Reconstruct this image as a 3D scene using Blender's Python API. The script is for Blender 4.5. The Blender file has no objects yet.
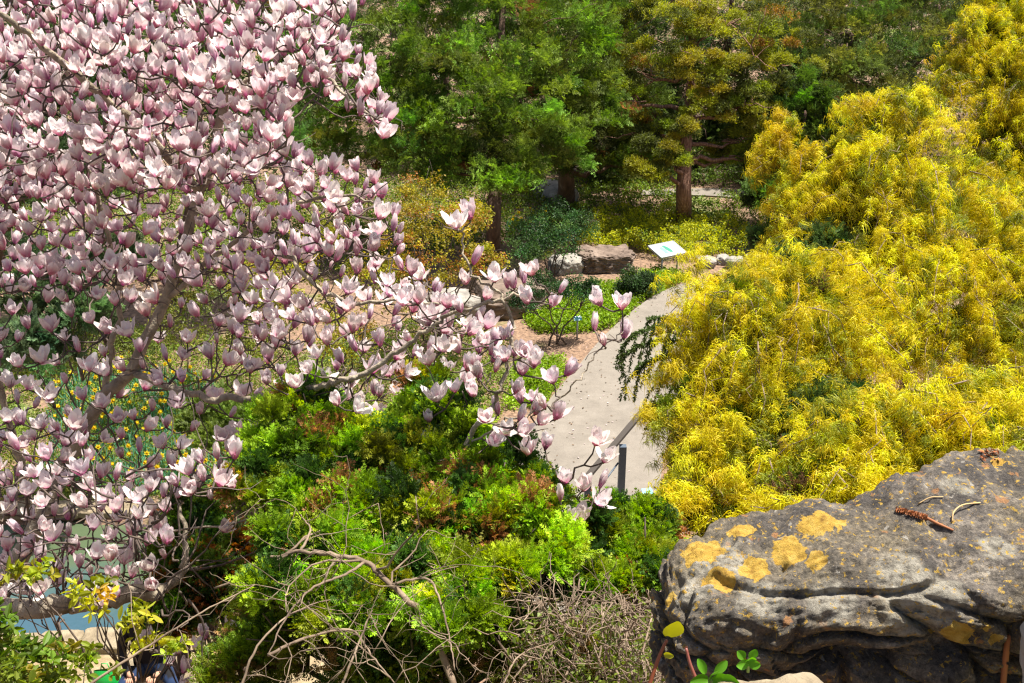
import bpy, bmesh, math, random
import numpy as np
from mathutils import Vector, Matrix, noise
from mathutils.bvhtree import BVHTree

random.seed(7)
R = np.random.default_rng(7)
S = bpy.context.scene
COL = S.collection

# ------------------------------------------------------------------ camera, light, exposure
PITCH = math.radians(23.5)
CAMZ = 8.0
FPX = 1024 * 40.0 / 36.0
cam = bpy.data.objects.new('camera', bpy.data.cameras.new('camera'))
COL.objects.link(cam)
cam.location = (0, 0, CAMZ)
cam.rotation_euler = (math.pi / 2 - PITCH, 0, 0)
cam.data.lens = 40.0
cam.data.sensor_width = 36.0
cam.data.clip_start = 0.05
cam.data.clip_end = 600
cam.data.dof.use_dof = False
cam.data.dof.focus_distance = 5.0
cam.data.dof.aperture_fstop = 18
S.camera = cam

TOSUN = Vector((0.30, 0.12, 0.92)).normalized()
world = bpy.data.worlds.new('World')
S.world = world
world.use_nodes = True
wn = world.node_tree
sky = wn.nodes.new('ShaderNodeTexSky')
sky.sky_type = 'NISHITA'
sky.sun_disc = False
sky.air_density = 0.8
sky.dust_density = 4.0
sky.ozone_density = 0.4
sky.sun_elevation = math.asin(TOSUN.z)
sky.sun_rotation = math.atan2(TOSUN.x, TOSUN.y)
wn.links.new(sky.outputs[0], wn.nodes['Background'].inputs[0])
wn.nodes['Background'].inputs[1].default_value = 0.078
sun = bpy.data.objects.new('sun', bpy.data.lights.new('sun', 'SUN'))
COL.objects.link(sun)
sun.data.energy = 5.0
sun.data.angle = math.radians(0.5)
sun.data.color = (1.0, 0.95, 0.86)
sun.rotation_euler = TOSUN.to_track_quat('Z', 'Y').to_euler()
S.view_settings.view_transform = 'Standard'
S.view_settings.look = 'None'
S.view_settings.gamma = 1
S.view_settings.use_curve_mapping = False
S.view_settings.exposure = 1.13
S.render.engine = 'CYCLES'
S.cycles.max_bounces = 5
S.cycles.diffuse_bounces = 4
S.cycles.glossy_bounces = 2
S.cycles.transmission_bounces = 3
S.cycles.use_denoising = True
S.cycles.denoising_prefilter = 'NONE'
S.cycles.denoising_input_passes = 'RGB_ALBEDO_NORMAL'
S.cycles.sample_clamp_indirect = 3.0
S.cycles.filter_width = 1.25
S.cycles.use_adaptive_sampling = False

# ------------------------------------------------------------------ helpers
CP, SP = math.cos(PITCH), math.sin(PITCH)

def ray(px, py):
    u = (px - 512) / FPX
    v = -(py - 341.5) / FPX
    return Vector((u, CP + v * SP, -SP + v * CP))

def P(px, py, t=None, z=None, y=None):
    """a point in the place seen at this spot of the photograph, at depth t, height z or ground distance y"""
    r = ray(px, py)
    if z is not None:
        t = (z - CAMZ) / r.z
    elif y is not None:
        t = y / r.y
    return Vector((0, 0, CAMZ)) + r * t

def project(p):
    dx, dy, dz = p[0], p[1], p[2] - CAMZ
    t = dy * CP - dz * SP
    return 512 + FPX * dx / t, 341.5 - FPX * (dy * SP + dz * CP) / t, t

def sstep(a, b, x):
    t = np.clip((np.asarray(x, float) - a) / (b - a), 0, 1)
    return t * t * (3 - 2 * t)

def tag(o, label=None, cat=None, group=None, kind=None):
    if label: o['label'] = label
    if cat: o['category'] = cat
    if group: o['group'] = group
    if kind: o['kind'] = kind
    return o

def empty(name, loc, label, cat, group=None):
    o = bpy.data.objects.new(name, None)
    o.empty_display_size = 0.1
    COL.objects.link(o)
    o.location = loc
    return tag(o, label, cat, group)

def mesh_np(name, V, F, mat, parent=None, col=None, smooth=False, loc=None):
    """V (n,3) world coordinates, F (m,3|4) or a list of such arrays; one mesh object"""
    V = np.asarray(V, np.float32)
    if not isinstance(F, list): F = [F]
    F = [np.asarray(f, np.int32) for f in F if len(f)]
    off = Vector((0, 0, 0))
    if loc is not None: off = Vector(loc)
    if parent is not None: off = parent_loc(parent)
    V = V - np.array(off, np.float32)
    me = bpy.data.meshes.new(name)
    me.vertices.add(len(V))
    me.vertices.foreach_set('co', V.ravel())
    idx = np.concatenate([f.ravel() for f in F])
    tot = np.concatenate([np.full(len(f), f.shape[1], np.int32) for f in F])
    st = np.concatenate([[0], np.cumsum(tot)[:-1]]).astype(np.int32)
    me.loops.add(len(idx))
    me.loops.foreach_set('vertex_index', idx)
    me.polygons.add(len(tot))
    me.polygons.foreach_set('loop_start', st)
    me.polygons.foreach_set('loop_total', tot)
    me.polygons.foreach_set('use_smooth', np.full(len(tot), bool(smooth)))
    if col is not None:
        a = me.attributes.new('col', 'FLOAT_COLOR', 'POINT')
        c = np.ones((len(V), 4), np.float32)
        c[:, :3] = col
        a.data.foreach_set('color', c.ravel())
    me.update(calc_edges=True)
    me.validate()
    me.materials.append(mat)
    o = bpy.data.objects.new(name, me)
    COL.objects.link(o)
    if parent is not None: o.parent = parent
    elif loc is not None: o.location = loc
    return o

def parent_loc(o):
    v = Vector(o.location)
    while o.parent is not None:
        o = o.parent
        v += Vector(o.location)
    return v

class MB:
    """collects pieces of one mesh"""
    def __init__(s): s.V, s.F, s.C, s.n = [], [], [], 0
    def add(s, V, F, c=None):
        V = np.asarray(V, float)
        F = np.asarray(F, int)
        s.V.append(V); s.F.append(F + s.n)
        s.C.append(np.broadcast_to(np.array(c if c is not None else (1, 1, 1), float), (len(V), 3)))
        s.n += len(V)
    def build(s, name, mat, parent=None, smooth=False, loc=None):
        F3 = [f for f in s.F if f.shape[1] == 3]
        F4 = [f for f in s.F if f.shape[1] == 4]
        F = []
        if F4: F.append(np.concatenate(F4))
        if F3: F.append(np.concatenate(F3))
        return mesh_np(name, np.concatenate(s.V), F, mat, parent, np.concatenate(s.C), smooth, loc)

def tube(pts, rad, sides=6, cap=True):
    pts = np.asarray([tuple(p) for p in pts], float)
    n = len(pts)
    rad = np.broadcast_to(np.asarray(rad, float), (n,))
    tang = np.gradient(pts, axis=0)
    tang /= np.linalg.norm(tang, axis=1, keepdims=True) + 1e-9
    ref = np.array([0.31, 0.17, 0.93]) if abs(tang[0, 2]) < 0.8 else np.array([0.93, 0.3, 0.1])
    a = np.cross(tang, ref); a /= np.linalg.norm(a, axis=1, keepdims=True) + 1e-9
    b = np.cross(tang, a)
    th = np.linspace(0, 2 * math.pi, sides, endpoint=False)
    ring = a[:, None, :] * np.cos(th)[None, :, None] + b[:, None, :] * np.sin(th)[None, :, None]
    V = (pts[:, None, :] + ring * rad[:, None, None]).reshape(-1, 3)
    i = np.arange(n - 1)[:, None] * sides
    j = np.arange(sides)[None, :]
    k = (np.arange(sides)[None, :] + 1) % sides
    F = np.stack([i + j, i + k, i + sides + k, i + sides + j], -1).reshape(-1, 4)
    if cap:
        V = np.vstack([V, pts[0], pts[-1]])
        q = n * sides
        jj = np.arange(sides); kk = (jj + 1) % sides
        c0 = np.stack([np.full(sides, q), kk, jj, jj], -1)
        b0 = (n - 1) * sides
        c1 = np.stack([np.full(sides, q + 1), b0 + jj, b0 + kk, b0 + kk], -1)
        T = np.concatenate([c0[:, :3], c1[:, :3]])
        return V, F, T
    return V, F, None

def add_tube(mb, pts, rad, sides=6, c=None):
    V, F, T = tube(pts, rad, sides)
    n0 = mb.n
    mb.add(V, F, c)
    if T is not None:
        mb.F.append(T + n0)

def spline(pts, k=6, wob=0.0):
    """Catmull-Rom through the points, with a little wobble"""
    p = [np.array(tuple(q), float) for q in pts]
    p = [2 * p[0] - p[1]] + p + [2 * p[-1] - p[-2]]
    out = []
    for i in range(1, len(p) - 2):
        for s in np.linspace(0, 1, k, endpoint=False):
            a, b, c, d = p[i - 1], p[i], p[i + 1], p[i + 2]
            out.append(0.5 * ((2 * b) + (-a + c) * s + (2 * a - 5 * b + 4 * c - d) * s * s + (-a + 3 * b - 3 * c + d) * s ** 3))
    out.append(p[-2])
    out = np.array(out)
    if wob:
        w = R.normal(0, wob, out.shape); w[0] = 0
        out += w
    return out

def box(mb, c, h, rot=None, col=None):
    s = np.array([[x, y, z] for x in (-1, 1) for y in (-1, 1) for z in (-1, 1)], float) * np.array(h)
    if rot is not None: s = s @ np.array(rot).T
    V = s + np.array(tuple(c))
    F = [[0, 1, 3, 2], [4, 6, 7, 5], [0, 4, 5, 1], [2, 3, 7, 6], [0, 2, 6, 4], [1, 5, 7, 3]]
    mb.add(V, F, col)

def basis(dirs, roll=None):
    """rotation matrices whose z axis is dirs"""
    d = np.asarray(dirs, float)
    d = d / (np.linalg.norm(d, axis=1, keepdims=True) + 1e-9)
    r = R.normal(size=d.shape) if roll is None else roll
    a = np.cross(r, d); a /= np.linalg.norm(a, axis=1, keepdims=True) + 1e-9
    b = np.cross(d, a)
    return np.stack([a, b, d], -1)

def scatter(protos, pos, dirs, scale, cols):
    """many small leaf clumps merged into arrays; protos: list of (V, F4, shade per vertex)"""
    n = len(pos)
    pick = R.integers(0, len(protos), n)
    M = basis(dirs)
    Vs, Fs, Cs, off = [], [], [], 0
    for k, (pv, pf, pc) in enumerate(protos):
        ii = np.where(pick == k)[0]
        if not len(ii): continue
        v = np.einsum('nij,vj->nvi', M[ii], pv) * scale[ii][:, None, None] + pos[ii][:, None, :]
        f = pf[None] + (np.arange(len(ii)) * len(pv))[:, None, None] + off
        c = cols[ii][:, None, :] * pc[None, :, :]
        Vs.append(v.reshape(-1, 3)); Fs.append(f.reshape(-1, pf.shape[1])); Cs.append(c.reshape(-1, 3))
        off += len(ii) * len(pv)
    return np.concatenate(Vs), np.concatenate(Fs), np.concatenate(Cs)

# ------------------------------------------------------------------ materials
def nmat(name):
    m = bpy.data.materials.new(name)
    m.use_nodes = True
    n = m.node_tree.nodes
    return m, n, m.node_tree.links, n['Principled BSDF'], n['Material Output']

def leaf_mat(name, rough=0.55, trans=0.3, boost=1.0, spec=0.3):
    m, n, l, b, out = nmat(name)
    at = n.new('ShaderNodeAttribute'); at.attribute_name = 'col'
    l.new(at.outputs['Color'], b.inputs['Base Color'])
    b.inputs['Roughness'].default_value = rough
    b.inputs['Specular IOR Level'].default_value = spec
    tr = n.new('ShaderNodeBsdfTranslucent')
    hs = n.new('ShaderNodeHueSaturation')
    hs.inputs['Value'].default_value = 1.3 * boost
    hs.inputs['Saturation'].default_value = 1.1
    l.new(at.outputs['Color'], hs.inputs['Color'])
    l.new(hs.outputs[0], tr.inputs['Color'])
    mx = n.new('ShaderNodeMixShader'); mx.inputs[0].default_value = trans
    l.new(b.outputs[0], mx.inputs[1]); l.new(tr.outputs[0], mx.inputs[2])
    l.new(mx.outputs[0], out.inputs['Surface'])
    return m

def petal_mat():
    m, n, l, b, out = nmat('petal')
    at = n.new('ShaderNodeAttribute'); at.attribute_name = 'col'
    geo = n.new('ShaderNodeNewGeometry')
    pale = n.new('ShaderNodeMix'); pale.data_type = 'RGBA'
    pale.inputs['Factor'].default_value = 0.72
    l.new(at.outputs['Color'], pale.inputs['A'])
    pale.inputs['B'].default_value = (0.86, 0.82, 0.77, 1)
    side = n.new('ShaderNodeMix'); side.data_type = 'RGBA'
    l.new(geo.outputs['Backfacing'], side.inputs['Factor'])
    l.new(at.outputs['Color'], side.inputs['A'])
    l.new(pale.outputs['Result'], side.inputs['B'])
    l.new(side.outputs['Result'], b.inputs['Base Color'])
    b.inputs['Roughness'].default_value = 0.5
    b.inputs['Specular IOR Level'].default_value = 0.3
    tr = n.new('ShaderNodeBsdfTranslucent')
    l.new(at.outputs['Color'], tr.inputs['Color'])
    mx = n.new('ShaderNodeMixShader'); mx.inputs[0].default_value = 0.42
    l.new(b.outputs[0], mx.inputs[1]); l.new(tr.outputs[0], mx.inputs[2])
    l.new(mx.outputs[0], out.inputs['Surface'])
    return m

def noise_mat(name, stops, scale=6, detail=8, rough=0.85, bump=0.3, bscale=None, dist=0.0, coord='Object', stretch=None, rough2=0.6):
    m, n, l, b, out = nmat(name)
    tc = n.new('ShaderNodeTexCoord')
    src = tc.outputs[coord]
    if stretch:
        mp = n.new('ShaderNodeMapping'); mp.inputs['Scale'].default_value = stretch
        l.new(src, mp.inputs[0]); src = mp.outputs[0]
    ns = n.new('ShaderNodeTexNoise')
    ns.inputs['Scale'].default_value = scale; ns.inputs['Detail'].default_value = detail
    ns.inputs['Roughness'].default_value = rough2; ns.inputs['Distortion'].default_value = dist
    l.new(src, ns.inputs['Vector'])
    rp = n.new('ShaderNodeValToRGB')
    e = rp.color_ramp.elements
    while len(e) < len(stops): e.new(0.5)
    for q, (p_, c_) in zip(e, stops):
        q.position = p_; q.color = (*c_, 1)
    l.new(ns.outputs[0], rp.inputs[0])
    l.new(rp.outputs[0], b.inputs['Base Color'])
    b.inputs['Roughness'].default_value = rough
    if bump:
        n2 = n.new('ShaderNodeTexNoise')
        n2.inputs['Scale'].default_value = bscale or scale * 4; n2.inputs['Detail'].default_value = 8
        l.new(src, n2.inputs['Vector'])
        bp = n.new('ShaderNodeBump'); bp.inputs['Strength'].default_value = bump; bp.inputs['Distance'].default_value = 0.03
        l.new(n2.outputs[0], bp.inputs['Height']); l.new(bp.outputs[0], b.inputs['Normal'])
    return m

LEAF = leaf_mat('leaf', 0.5, 0.4)
NEEDLE = leaf_mat('conifer_foliage', 0.6, 0.36)
GOLD = leaf_mat('golden_thread_foliage', 0.55, 0.42)
PETAL = petal_mat()
BARK = noise_mat('brown_bark', [(0.3, (0.06, 0.035, 0.022)), (0.6, (0.15, 0.09, 0.06)), (0.75, (0.24, 0.17, 0.12))], 9, 8, 0.9, 0.8, 30, stretch=(1, 1, 0.25))
REDBARK = noise_mat('reddish_bark', [(0.3, (0.07, 0.03, 0.02)), (0.5, (0.22, 0.11, 0.07)), (0.7, (0.40, 0.25, 0.18))], 10, 8, 0.9, 0.9, 26, stretch=(3, 3, 0.3))
GREYBARK = noise_mat('grey_bark', [(0.3, (0.13, 0.10, 0.07)), (0.52, (0.30, 0.25, 0.18)), (0.7, (0.44, 0.37, 0.26))], 14, 8, 0.85, 0.5, 50)
TWIG = noise_mat('twig_bark', [(0.3, (0.04, 0.028, 0.022)), (0.55, (0.10, 0.072, 0.055)), (0.75, (0.19, 0.145, 0.11))], 12, 5, 0.8, 0.2)
DRYTWIG = noise_mat('dry_twig', [(0.3, (0.07, 0.045, 0.03)), (0.52, (0.19, 0.135, 0.09)), (0.75, (0.36, 0.28, 0.20))], 10, 5, 0.85, 0.2)
ROCK_BROWN = noise_mat('brown_rock', [(0.25, (0.06, 0.042, 0.032)), (0.5, (0.16, 0.115, 0.088)), (0.75, (0.28, 0.215, 0.17))], 3, 10, 0.9, 1.0, 10, stretch=(1, 1, 2.5))
ROCK_GREY = noise_mat('grey_rock', [(0.25, (0.12, 0.11, 0.10)), (0.5, (0.27, 0.25, 0.22)), (0.75, (0.42, 0.38, 0.32))], 4, 10, 0.9, 0.9, 14)
ROCK_TAN = noise_mat('tan_stone', [(0.25, (0.12, 0.09, 0.055)), (0.5, (0.22, 0.175, 0.11)), (0.75, (0.32, 0.27, 0.18))], 7, 10, 0.9, 0.8, 25)

# ------------------------------------------------------------------ terrain
POND = [P(-140, 646, z=0), P(60, 634, z=0), P(150, 632, z=0), P(185, 600, z=0), P(182, 550, z=0), P(165, 524, z=0), P(60, 519, z=0), P(-140, 528, z=0)]
POND_XY = np.array([(p.x, p.y) for p in POND])

def inside(poly, x, y):
    x = np.asarray(x, float); y = np.asarray(y, float)
    r = np.zeros(np.broadcast(x, y).shape, bool)
    n = len(poly)
    for i in range(n):
        x1, y1 = poly[i]; x2, y2 = poly[(i + 1) % n]
        c = ((y1 > y) != (y2 > y)) & (x < (x2 - x1) * (y - y1) / (y2 - y1 + 1e-12) + x1)
        r ^= c
    return r

def T(x, y):
    x = np.asarray(x, float); y = np.asarray(y, float)
    sl = 8 - 0.845 * y - 0.28 - 1.3 * sstep(-0.6, -3.2, x)
    top = 6.40 - 1.2 * sstep(-0.6, -3.2, x)
    z = np.minimum(top, sl)
    z = 0.5 * (z + np.sqrt(z * z + 0.02)) - 0.005     # rounds the foot of the bank
    z = z + np.maximum(0, y - 31) * 0.05 + 0.35 * sstep(22, 27, y) * sstep(-1, -6, x) * 0
    return np.maximum(z, 0)

def Tz(x, y): return float(T(x, y))

xs = np.concatenate([np.linspace(-60, -14, 24), np.linspace(-13.5, 13.5, 150), np.linspace(14, 60, 24)])
ys = np.concatenate([np.linspace(-8, 0.8, 12), np.linspace(1, 16, 120), np.linspace(16.3, 34, 60), np.linspace(35, 160, 40)])
X, Y = np.meshgrid(xs, ys)
Z = T(X, Y)
bumpy = np.array([noise.fractal(Vector((a * 0.9, b * 0.9, 0)), 0.8, 2.1, 4) for a, b in zip(X.ravel(), Y.ravel())]).reshape(X.shape)
amp = np.where(Y < 9, 0.06, 0.0) + np.where(Y > 31, 0.25, 0.0)
Z = Z + bumpy * amp
Z = np.where(inside(POND_XY, X, Y), -0.35, Z)
nx, ny = len(xs), len(ys)
ii, jj = np.meshgrid(np.arange(ny - 1), np.arange(nx - 1), indexing='ij')
q = (ii * nx + jj).ravel()
Fg = np.stack([q, q + 1, q + nx + 1, q + nx], -1)

def ground_mat():
    m, n, l, b, out = nmat('garden_soil')
    tc = n.new('ShaderNodeTexCoord')
    big = n.new('ShaderNodeTexNoise'); big.inputs['Scale'].default_value = 0.55; big.inputs['Detail'].default_value = 6
    fine = n.new('ShaderNodeTexNoise'); fine.inputs['Scale'].default_value = 14; fine.inputs['Detail'].default_value = 8
    l.new(tc.outputs['Object'], big.inputs['Vector']); l.new(tc.outputs['Object'], fine.inputs['Vector'])
    r1 = n.new('ShaderNodeValToRGB')
    for qd, (p_, c_) in zip(r1.color_ramp.elements, [(0.3, (0.10, 0.06, 0.04)), (0.7, (0.30, 0.19, 0.12))]):
        qd.position = p_; qd.color = (*c_, 1)
    r2 = n.new('ShaderNodeValToRGB')
    for qd, (p_, c_) in zip(r2.color_ramp.elements, [(0.3, (0.06, 0.10, 0.015)), (0.7, (0.17, 0.22, 0.04))]):
        qd.position = p_; qd.color = (*c_, 1)
    l.new(fine.outputs[0], r1.inputs[0]); l.new(fine.outputs[0], r2.inputs[0])
    th = n.new('ShaderNodeMapRange'); th.inputs['From Min'].default_value = 0.56; th.inputs['From Max'].default_value = 0.64
    l.new(big.outputs[0], th.inputs['Value'])
    mx = n.new('ShaderNodeMix'); mx.data_type = 'RGBA'
    l.new(th.outputs[0], mx.inputs['Factor']); l.new(r1.outputs[0], mx.inputs['A']); l.new(r2.outputs[0], mx.inputs['B'])
    l.new(mx.outputs['Result'], b.inputs['Base Color'])
    b.inputs['Roughness'].default_value = 0.95
    bp = n.new('ShaderNodeBump'); bp.inputs['Strength'].default_value = 0.9; bp.inputs['Distance'].default_value = 0.05
    l.new(fine.outputs[0], bp.inputs['Height']); l.new(bp.outputs[0], b.inputs['Normal'])
    return m

tag(mesh_np('ground', np.stack([X, Y, Z], -1).reshape(-1, 3), Fg, ground_mat(), smooth=True), kind='structure')

# path -------------------------------------------------------------
CONC = noise_mat('pale_concrete', [(0.25, (0.115, 0.099, 0.08)), (0.5, (0.18, 0.157, 0.129)), (0.75, (0.235, 0.208, 0.174))], 2.2, 14, 0.9, 0.25, 60, rough2=0.8)
SOILP = noise_mat('gravel', [(0.25, (0.15, 0.105, 0.055)), (0.5, (0.27, 0.205, 0.115)), (0.75, (0.42, 0.34, 0.21))], 10, 12, 0.95, 0.6, 50, rough2=0.7)

def strip(name, left, right, z, mat, k=10, thick=0.05):
    a = spline([P(*p, z=0) for p in left], k); b = spline([P(*p, z=0) for p in right], k)
    m = min(len(a), len(b))
    ia = np.linspace(0, len(a) - 1, m * 2); 
    def rs(c): 
        t = np.linspace(0, 1, m * 2); s = np.linspace(0, 1, len(c))
        return np.stack([np.interp(t, s, c[:, d]) for d in range(3)], -1)
    a, b = rs(a), rs(b)
    w = 8
    rows = [a * (1 - s) + b * s for s in np.linspace(0, 1, w)]
    V = np.stack(rows, 1).reshape(-1, 3); V[:, 2] = z
    n = len(a)
    i, j = np.meshgrid(np.arange(n - 1), np.arange(w - 1), indexing='ij'); q = (i * w + j).ravel()
    F = [np.stack([q, q + 1, q + w + 1, q + w], -1)]
    low = V.copy(); low[:, 2] = z - thick
    N = len(V)
    V = np.vstack([V, low])
    e0 = np.arange(n - 1) * w; e1 = e0 + w - 1
    F.append(np.stack([e0, e0 + w, e0 + w + N, e0 + N], -1))
    F.append(np.stack([e1, e1 + N, e1 + w + N, e1 + w], -1))
    return tag(mesh_np(name, V, F, mat), kind='structure')

strip('path', [(430, 600), (482, 520), (515, 458), (545, 408), (575, 372), (605, 337), (640, 307), (668, 291), (700, 281), (760, 270), (840, 262)],
      [(600, 620), (652, 540), (662, 470), (672, 420), (690, 372), (712, 340), (738, 316), (760, 303), (790, 294), (830, 285), (880, 278)], 0.045, CONC)
strip('far_path', [(640, 191), (690, 190), (725, 190), (765, 194), (850, 198)], [(640, 196), (690, 196.5), (725, 198), (765, 202), (850, 208)], 0.04, CONC)
strip('terrace', [(-150, 700), (60, 700), (180, 700), (330, 690)], [(-150, 648), (60, 640), (180, 630), (330, 600)], 0.03, SOILP)

def water_mat():
    m, n, l, b, out = nmat('pond_water')
    tc = n.new('ShaderNodeTexCoord')
    ns = n.new('ShaderNodeTexNoise'); ns.inputs['Scale'].default_value = 0.8; ns.inputs['Detail'].default_value = 4
    l.new(tc.outputs['Object'], ns.inputs['Vector'])
    sep = n.new('ShaderNodeSeparateXYZ'); l.new(tc.outputs['Object'], sep.inputs[0])
    mr = n.new('ShaderNodeMapRange'); mr.inputs['From Min'].default_value = 12.4; mr.inputs['From Max'].default_value = 10.3
    l.new(sep.outputs['Y'], mr.inputs['Value'])
    ad = n.new('ShaderNodeMath'); ad.operation = 'MULTIPLY_ADD'; ad.inputs[1].default_value = 2.6; ad.inputs[2].default_value = -1.35
    l.new(ns.outputs[0], ad.inputs[0])
    a2 = n.new('ShaderNodeMath'); a2.operation = 'ADD'; a2.use_clamp = True
    l.new(ad.outputs[0], a2.inputs[0]); l.new(mr.outputs[0], a2.inputs[1])
    mx = n.new('ShaderNodeMix'); mx.data_type = 'RGBA'
    mx.inputs['A'].default_value = (0.075, 0.105, 0.055, 1); mx.inputs['B'].default_value = (0.04, 0.085, 0.115, 1)  # blue end puts the sky's reflection into the water's base colour
    l.new(a2.outputs[0], mx.inputs['Factor']); l.new(mx.outputs['Result'], b.inputs['Base Color'])
    b.inputs['Roughness'].default_value = 0.06
    w = n.new('ShaderNodeTexNoise'); w.inputs['Scale'].default_value = 6; w.inputs['Detail'].default_value = 3
    l.new(tc.outputs['Object'], w.inputs['Vector'])
    bp = n.new('ShaderNodeBump'); bp.inputs['Strength'].default_value = 0.25; bp.inputs['Distance'].default_value = 0.03
    l.new(w.outputs[0], bp.inputs['Height']); l.new(bp.outputs[0], b.inputs['Normal'])
    return m
c_ = POND_XY.mean(0); big_ = (POND_XY - c_) * 1.06 + c_
tag(mesh_np('pond_water', np.column_stack([big_, np.full(8, -0.06)]), [np.arange(8)[None, :]], water_mat()), kind='structure')

# ------------------------------------------------------------------ rocks
def rock_mesh(name, c, half, mat, seed=0, n=22, rot=0.0, disp=0.16, strata=0.06, exp=4.0, parent=None, tilt=(0, 0), freq=1.0):
    bm = bmesh.new()
    bmesh.ops.create_cube(bm, size=2)
    bmesh.ops.subdivide_edges(bm, edges=bm.edges[:], cuts=n, use_grid_fill=True)
    rnd = Vector((seed * 3.7, seed * 1.9, seed * 7.1))
    M = Matrix.Rotation(rot, 3, 'Z') @ Matrix.Rotation(tilt[0], 3, 'X') @ Matrix.Rotation(tilt[1], 3, 'Y')
    s = max(half)
    for v in bm.verts:
        p = v.co.copy()
        L = (abs(p.x) ** exp + abs(p.y) ** exp + abs(p.z) ** exp) ** (1 / exp)
        p = p / L
        w = Vector((p.x * half[0], p.y * half[1], p.z * half[2])) / s * freq
        d = noise.fractal(w * 1.6 + rnd, 0.9, 2.1, 5) * disp
        d += (abs(noise.noise(Vector((w.x * 2, w.y * 2, w.z * 11)) + rnd)) - 0.2) * strata * (1 - abs(p.z) ** 6)
        q_ = p * (1 + d)
        v.co = M @ Vector((q_.x * half[0], q_.y * half[1], q_.z * half[2]))
    me = bpy.data.meshes.new(name)
    bm.to_mesh(me); bm.free()
    me.materials.append(mat)
    for pl in me.polygons: pl.use_smooth = True
    o = bpy.data.objects.new(name, me)
    COL.objects.link(o); o.location = c
    return o

g = P(607, 274, z=0)
tag(rock_mesh('garden_boulder', (g.x, g.y + 0.4, 0.14), (0.54, 0.38, 0.24), ROCK_BROWN, 1, 60, 0.05, 0.2, 0.16, 6, freq=1.6), 'long layered brown boulder at the foot of the yellow groundcover, left of the sign', 'boulder')
g = P(566, 272, z=0)
tag(rock_mesh('garden_boulder', (g.x, g.y + 0.1, 0.10), (0.34, 0.28, 0.20), ROCK_GREY, 2, 18, 0.3, 0.2, 0.1, 4), 'low grey stone touching the left end of the long brown boulder', 'boulder')
g = P(512, 316, z=0)
tag(rock_mesh('garden_boulder', (g.x, g.y + 0.3, 0.2), (0.62, 0.45, 0.34), ROCK_BROWN, 3, 24, 0.2, 0.2, 0.12, 4), 'rounded brown boulder half hidden behind the magnolia blossoms, left of the path', 'boulder')
g = P(448, 322, z=0)
tag(rock_mesh('garden_boulder', (g.x, g.y + 0.3, 0.15), (0.5, 0.4, 0.28), ROCK_GREY, 4, 20, 0.6, 0.2, 0.12, 4), 'grey boulder under the bronze-leaved shrub, behind the magnolia', 'boulder')
for k, (px, py, w_) in enumerate([(706, 266, .2), (722, 263, .16), (737, 268, .22), (753, 262, .17), (560, 205, .45), (548, 196, .35)]):
    g = P(px, py, z=0)
    o = rock_mesh('edging_stone', (g.x, g.y, w_ * 0.4), (w_, w_ * 0.8, w_ * 0.62), ROCK_GREY, 10 + k, 12, k * 1.3, 0.2, 0.1, 3.5)
    tag(o, ['small grey edging stone just right of the information sign', 'second small edging stone right of the information sign', 'wider edging stone behind the feathery tip of the golden cypress',
            'last edging stone of the short row right of the sign', 'pale rounded rock beside the forked dark tree trunk', 'smaller pale rock left of the forked dark trunk'][k], 'stone', 'edging stones in the flower beds')
for k, (px, py, w_, ln) in enumerate([(868, 392, .35, .3), (840, 360, .3, .25)]):
    g = P(px, py, t=10.6)
    z_ = max(Tz(g.x, g.y), 0)
    o = rock_mesh('bank_rock', (g.x, g.y, (g.z + z_) / 2), (w_, ln, (g.z - z_) / 2 + 0.1), ROCK_GREY, 20 + k, 18, k, 0.16, 0.1, 4)
    tag(o, ['pale rock showing through the gap between the golden cypresses', 'darker rock under the drooping golden cypress branches'][k], 'rock')
# distant outcrops on the slope beyond the trees
for k, (px, py, w_) in enumerate([(605, 140, 1.2), (790, 40, 1.6), (410, 30, 1.3), (800, 95, 1.3), (520, 150, .9)]):
    g = P(px, py, z=1.0)
    o = rock_mesh('outcrop', (g.x, g.y, Tz(g.x, g.y) + w_ * 0.05), (w_ * 0.8, w_ * 0.5, w_ * 0.35), ROCK_BROWN, 30 + k, 16, k * 0.7, 0.2, 0.12, 4)
    tag(o, ['grey rock outcrop glimpsed left of the reddish juniper trunk', 'big outcrop far behind the treetops near the golden cypress',
            'pale outcrop at the top behind the arborvitae', 'outcrop glimpsed left of the topmost golden cypress branches', 'outcrop glimpsed between the arborvitae and the forked trunk'][k], 'rock', 'rock outcrops beyond the trees')

# pond coping -------------------------------------------------------
def slab(name, cx, cy, lx, ly, h, rot, mat, label, cat, group, z=0.0, seed=0):
    o = rock_mesh(name, (cx, cy, z + h / 2), (lx / 2, ly / 2, h / 2), mat, seed, 10, rot, 0.1, 0.02, 9)
    return tag(o, label, cat, group)
a_, b_ = P(-60, 515, z=0), P(190, 511, z=0)
for k in range(7):
    s = (k + 0.5) / 7
    p = a_.lerp(b_, s)
    slab('coping_stone', p.x, p.y, 0.46 + 0.1 * math.sin(k * 2.1), 0.34, 0.10, 0.06 * math.sin(k * 3), ROCK_TAN, 'flat tan coping stone along the far edge of the pond', 'paving stone', 'coping stones on the far pond edge', 0.0, 50 + k)
a_, b_ = P(-60, 655, z=0), P(178, 642, z=0)
for k in range(5):
    s = (k + 0.5) / 5
    p = a_.lerp(b_, s)
    slab('coping_stone', p.x, p.y, 0.5 + 0.06 * math.sin(k * 2.7), 0.36, 0.12, 0.05 * math.sin(k * 3), ROCK_TAN, 'flat tan coping stone along the near edge of the pond', 'paving stone', 'coping stones on the near pond edge', 0.0, 60 + k)

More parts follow.
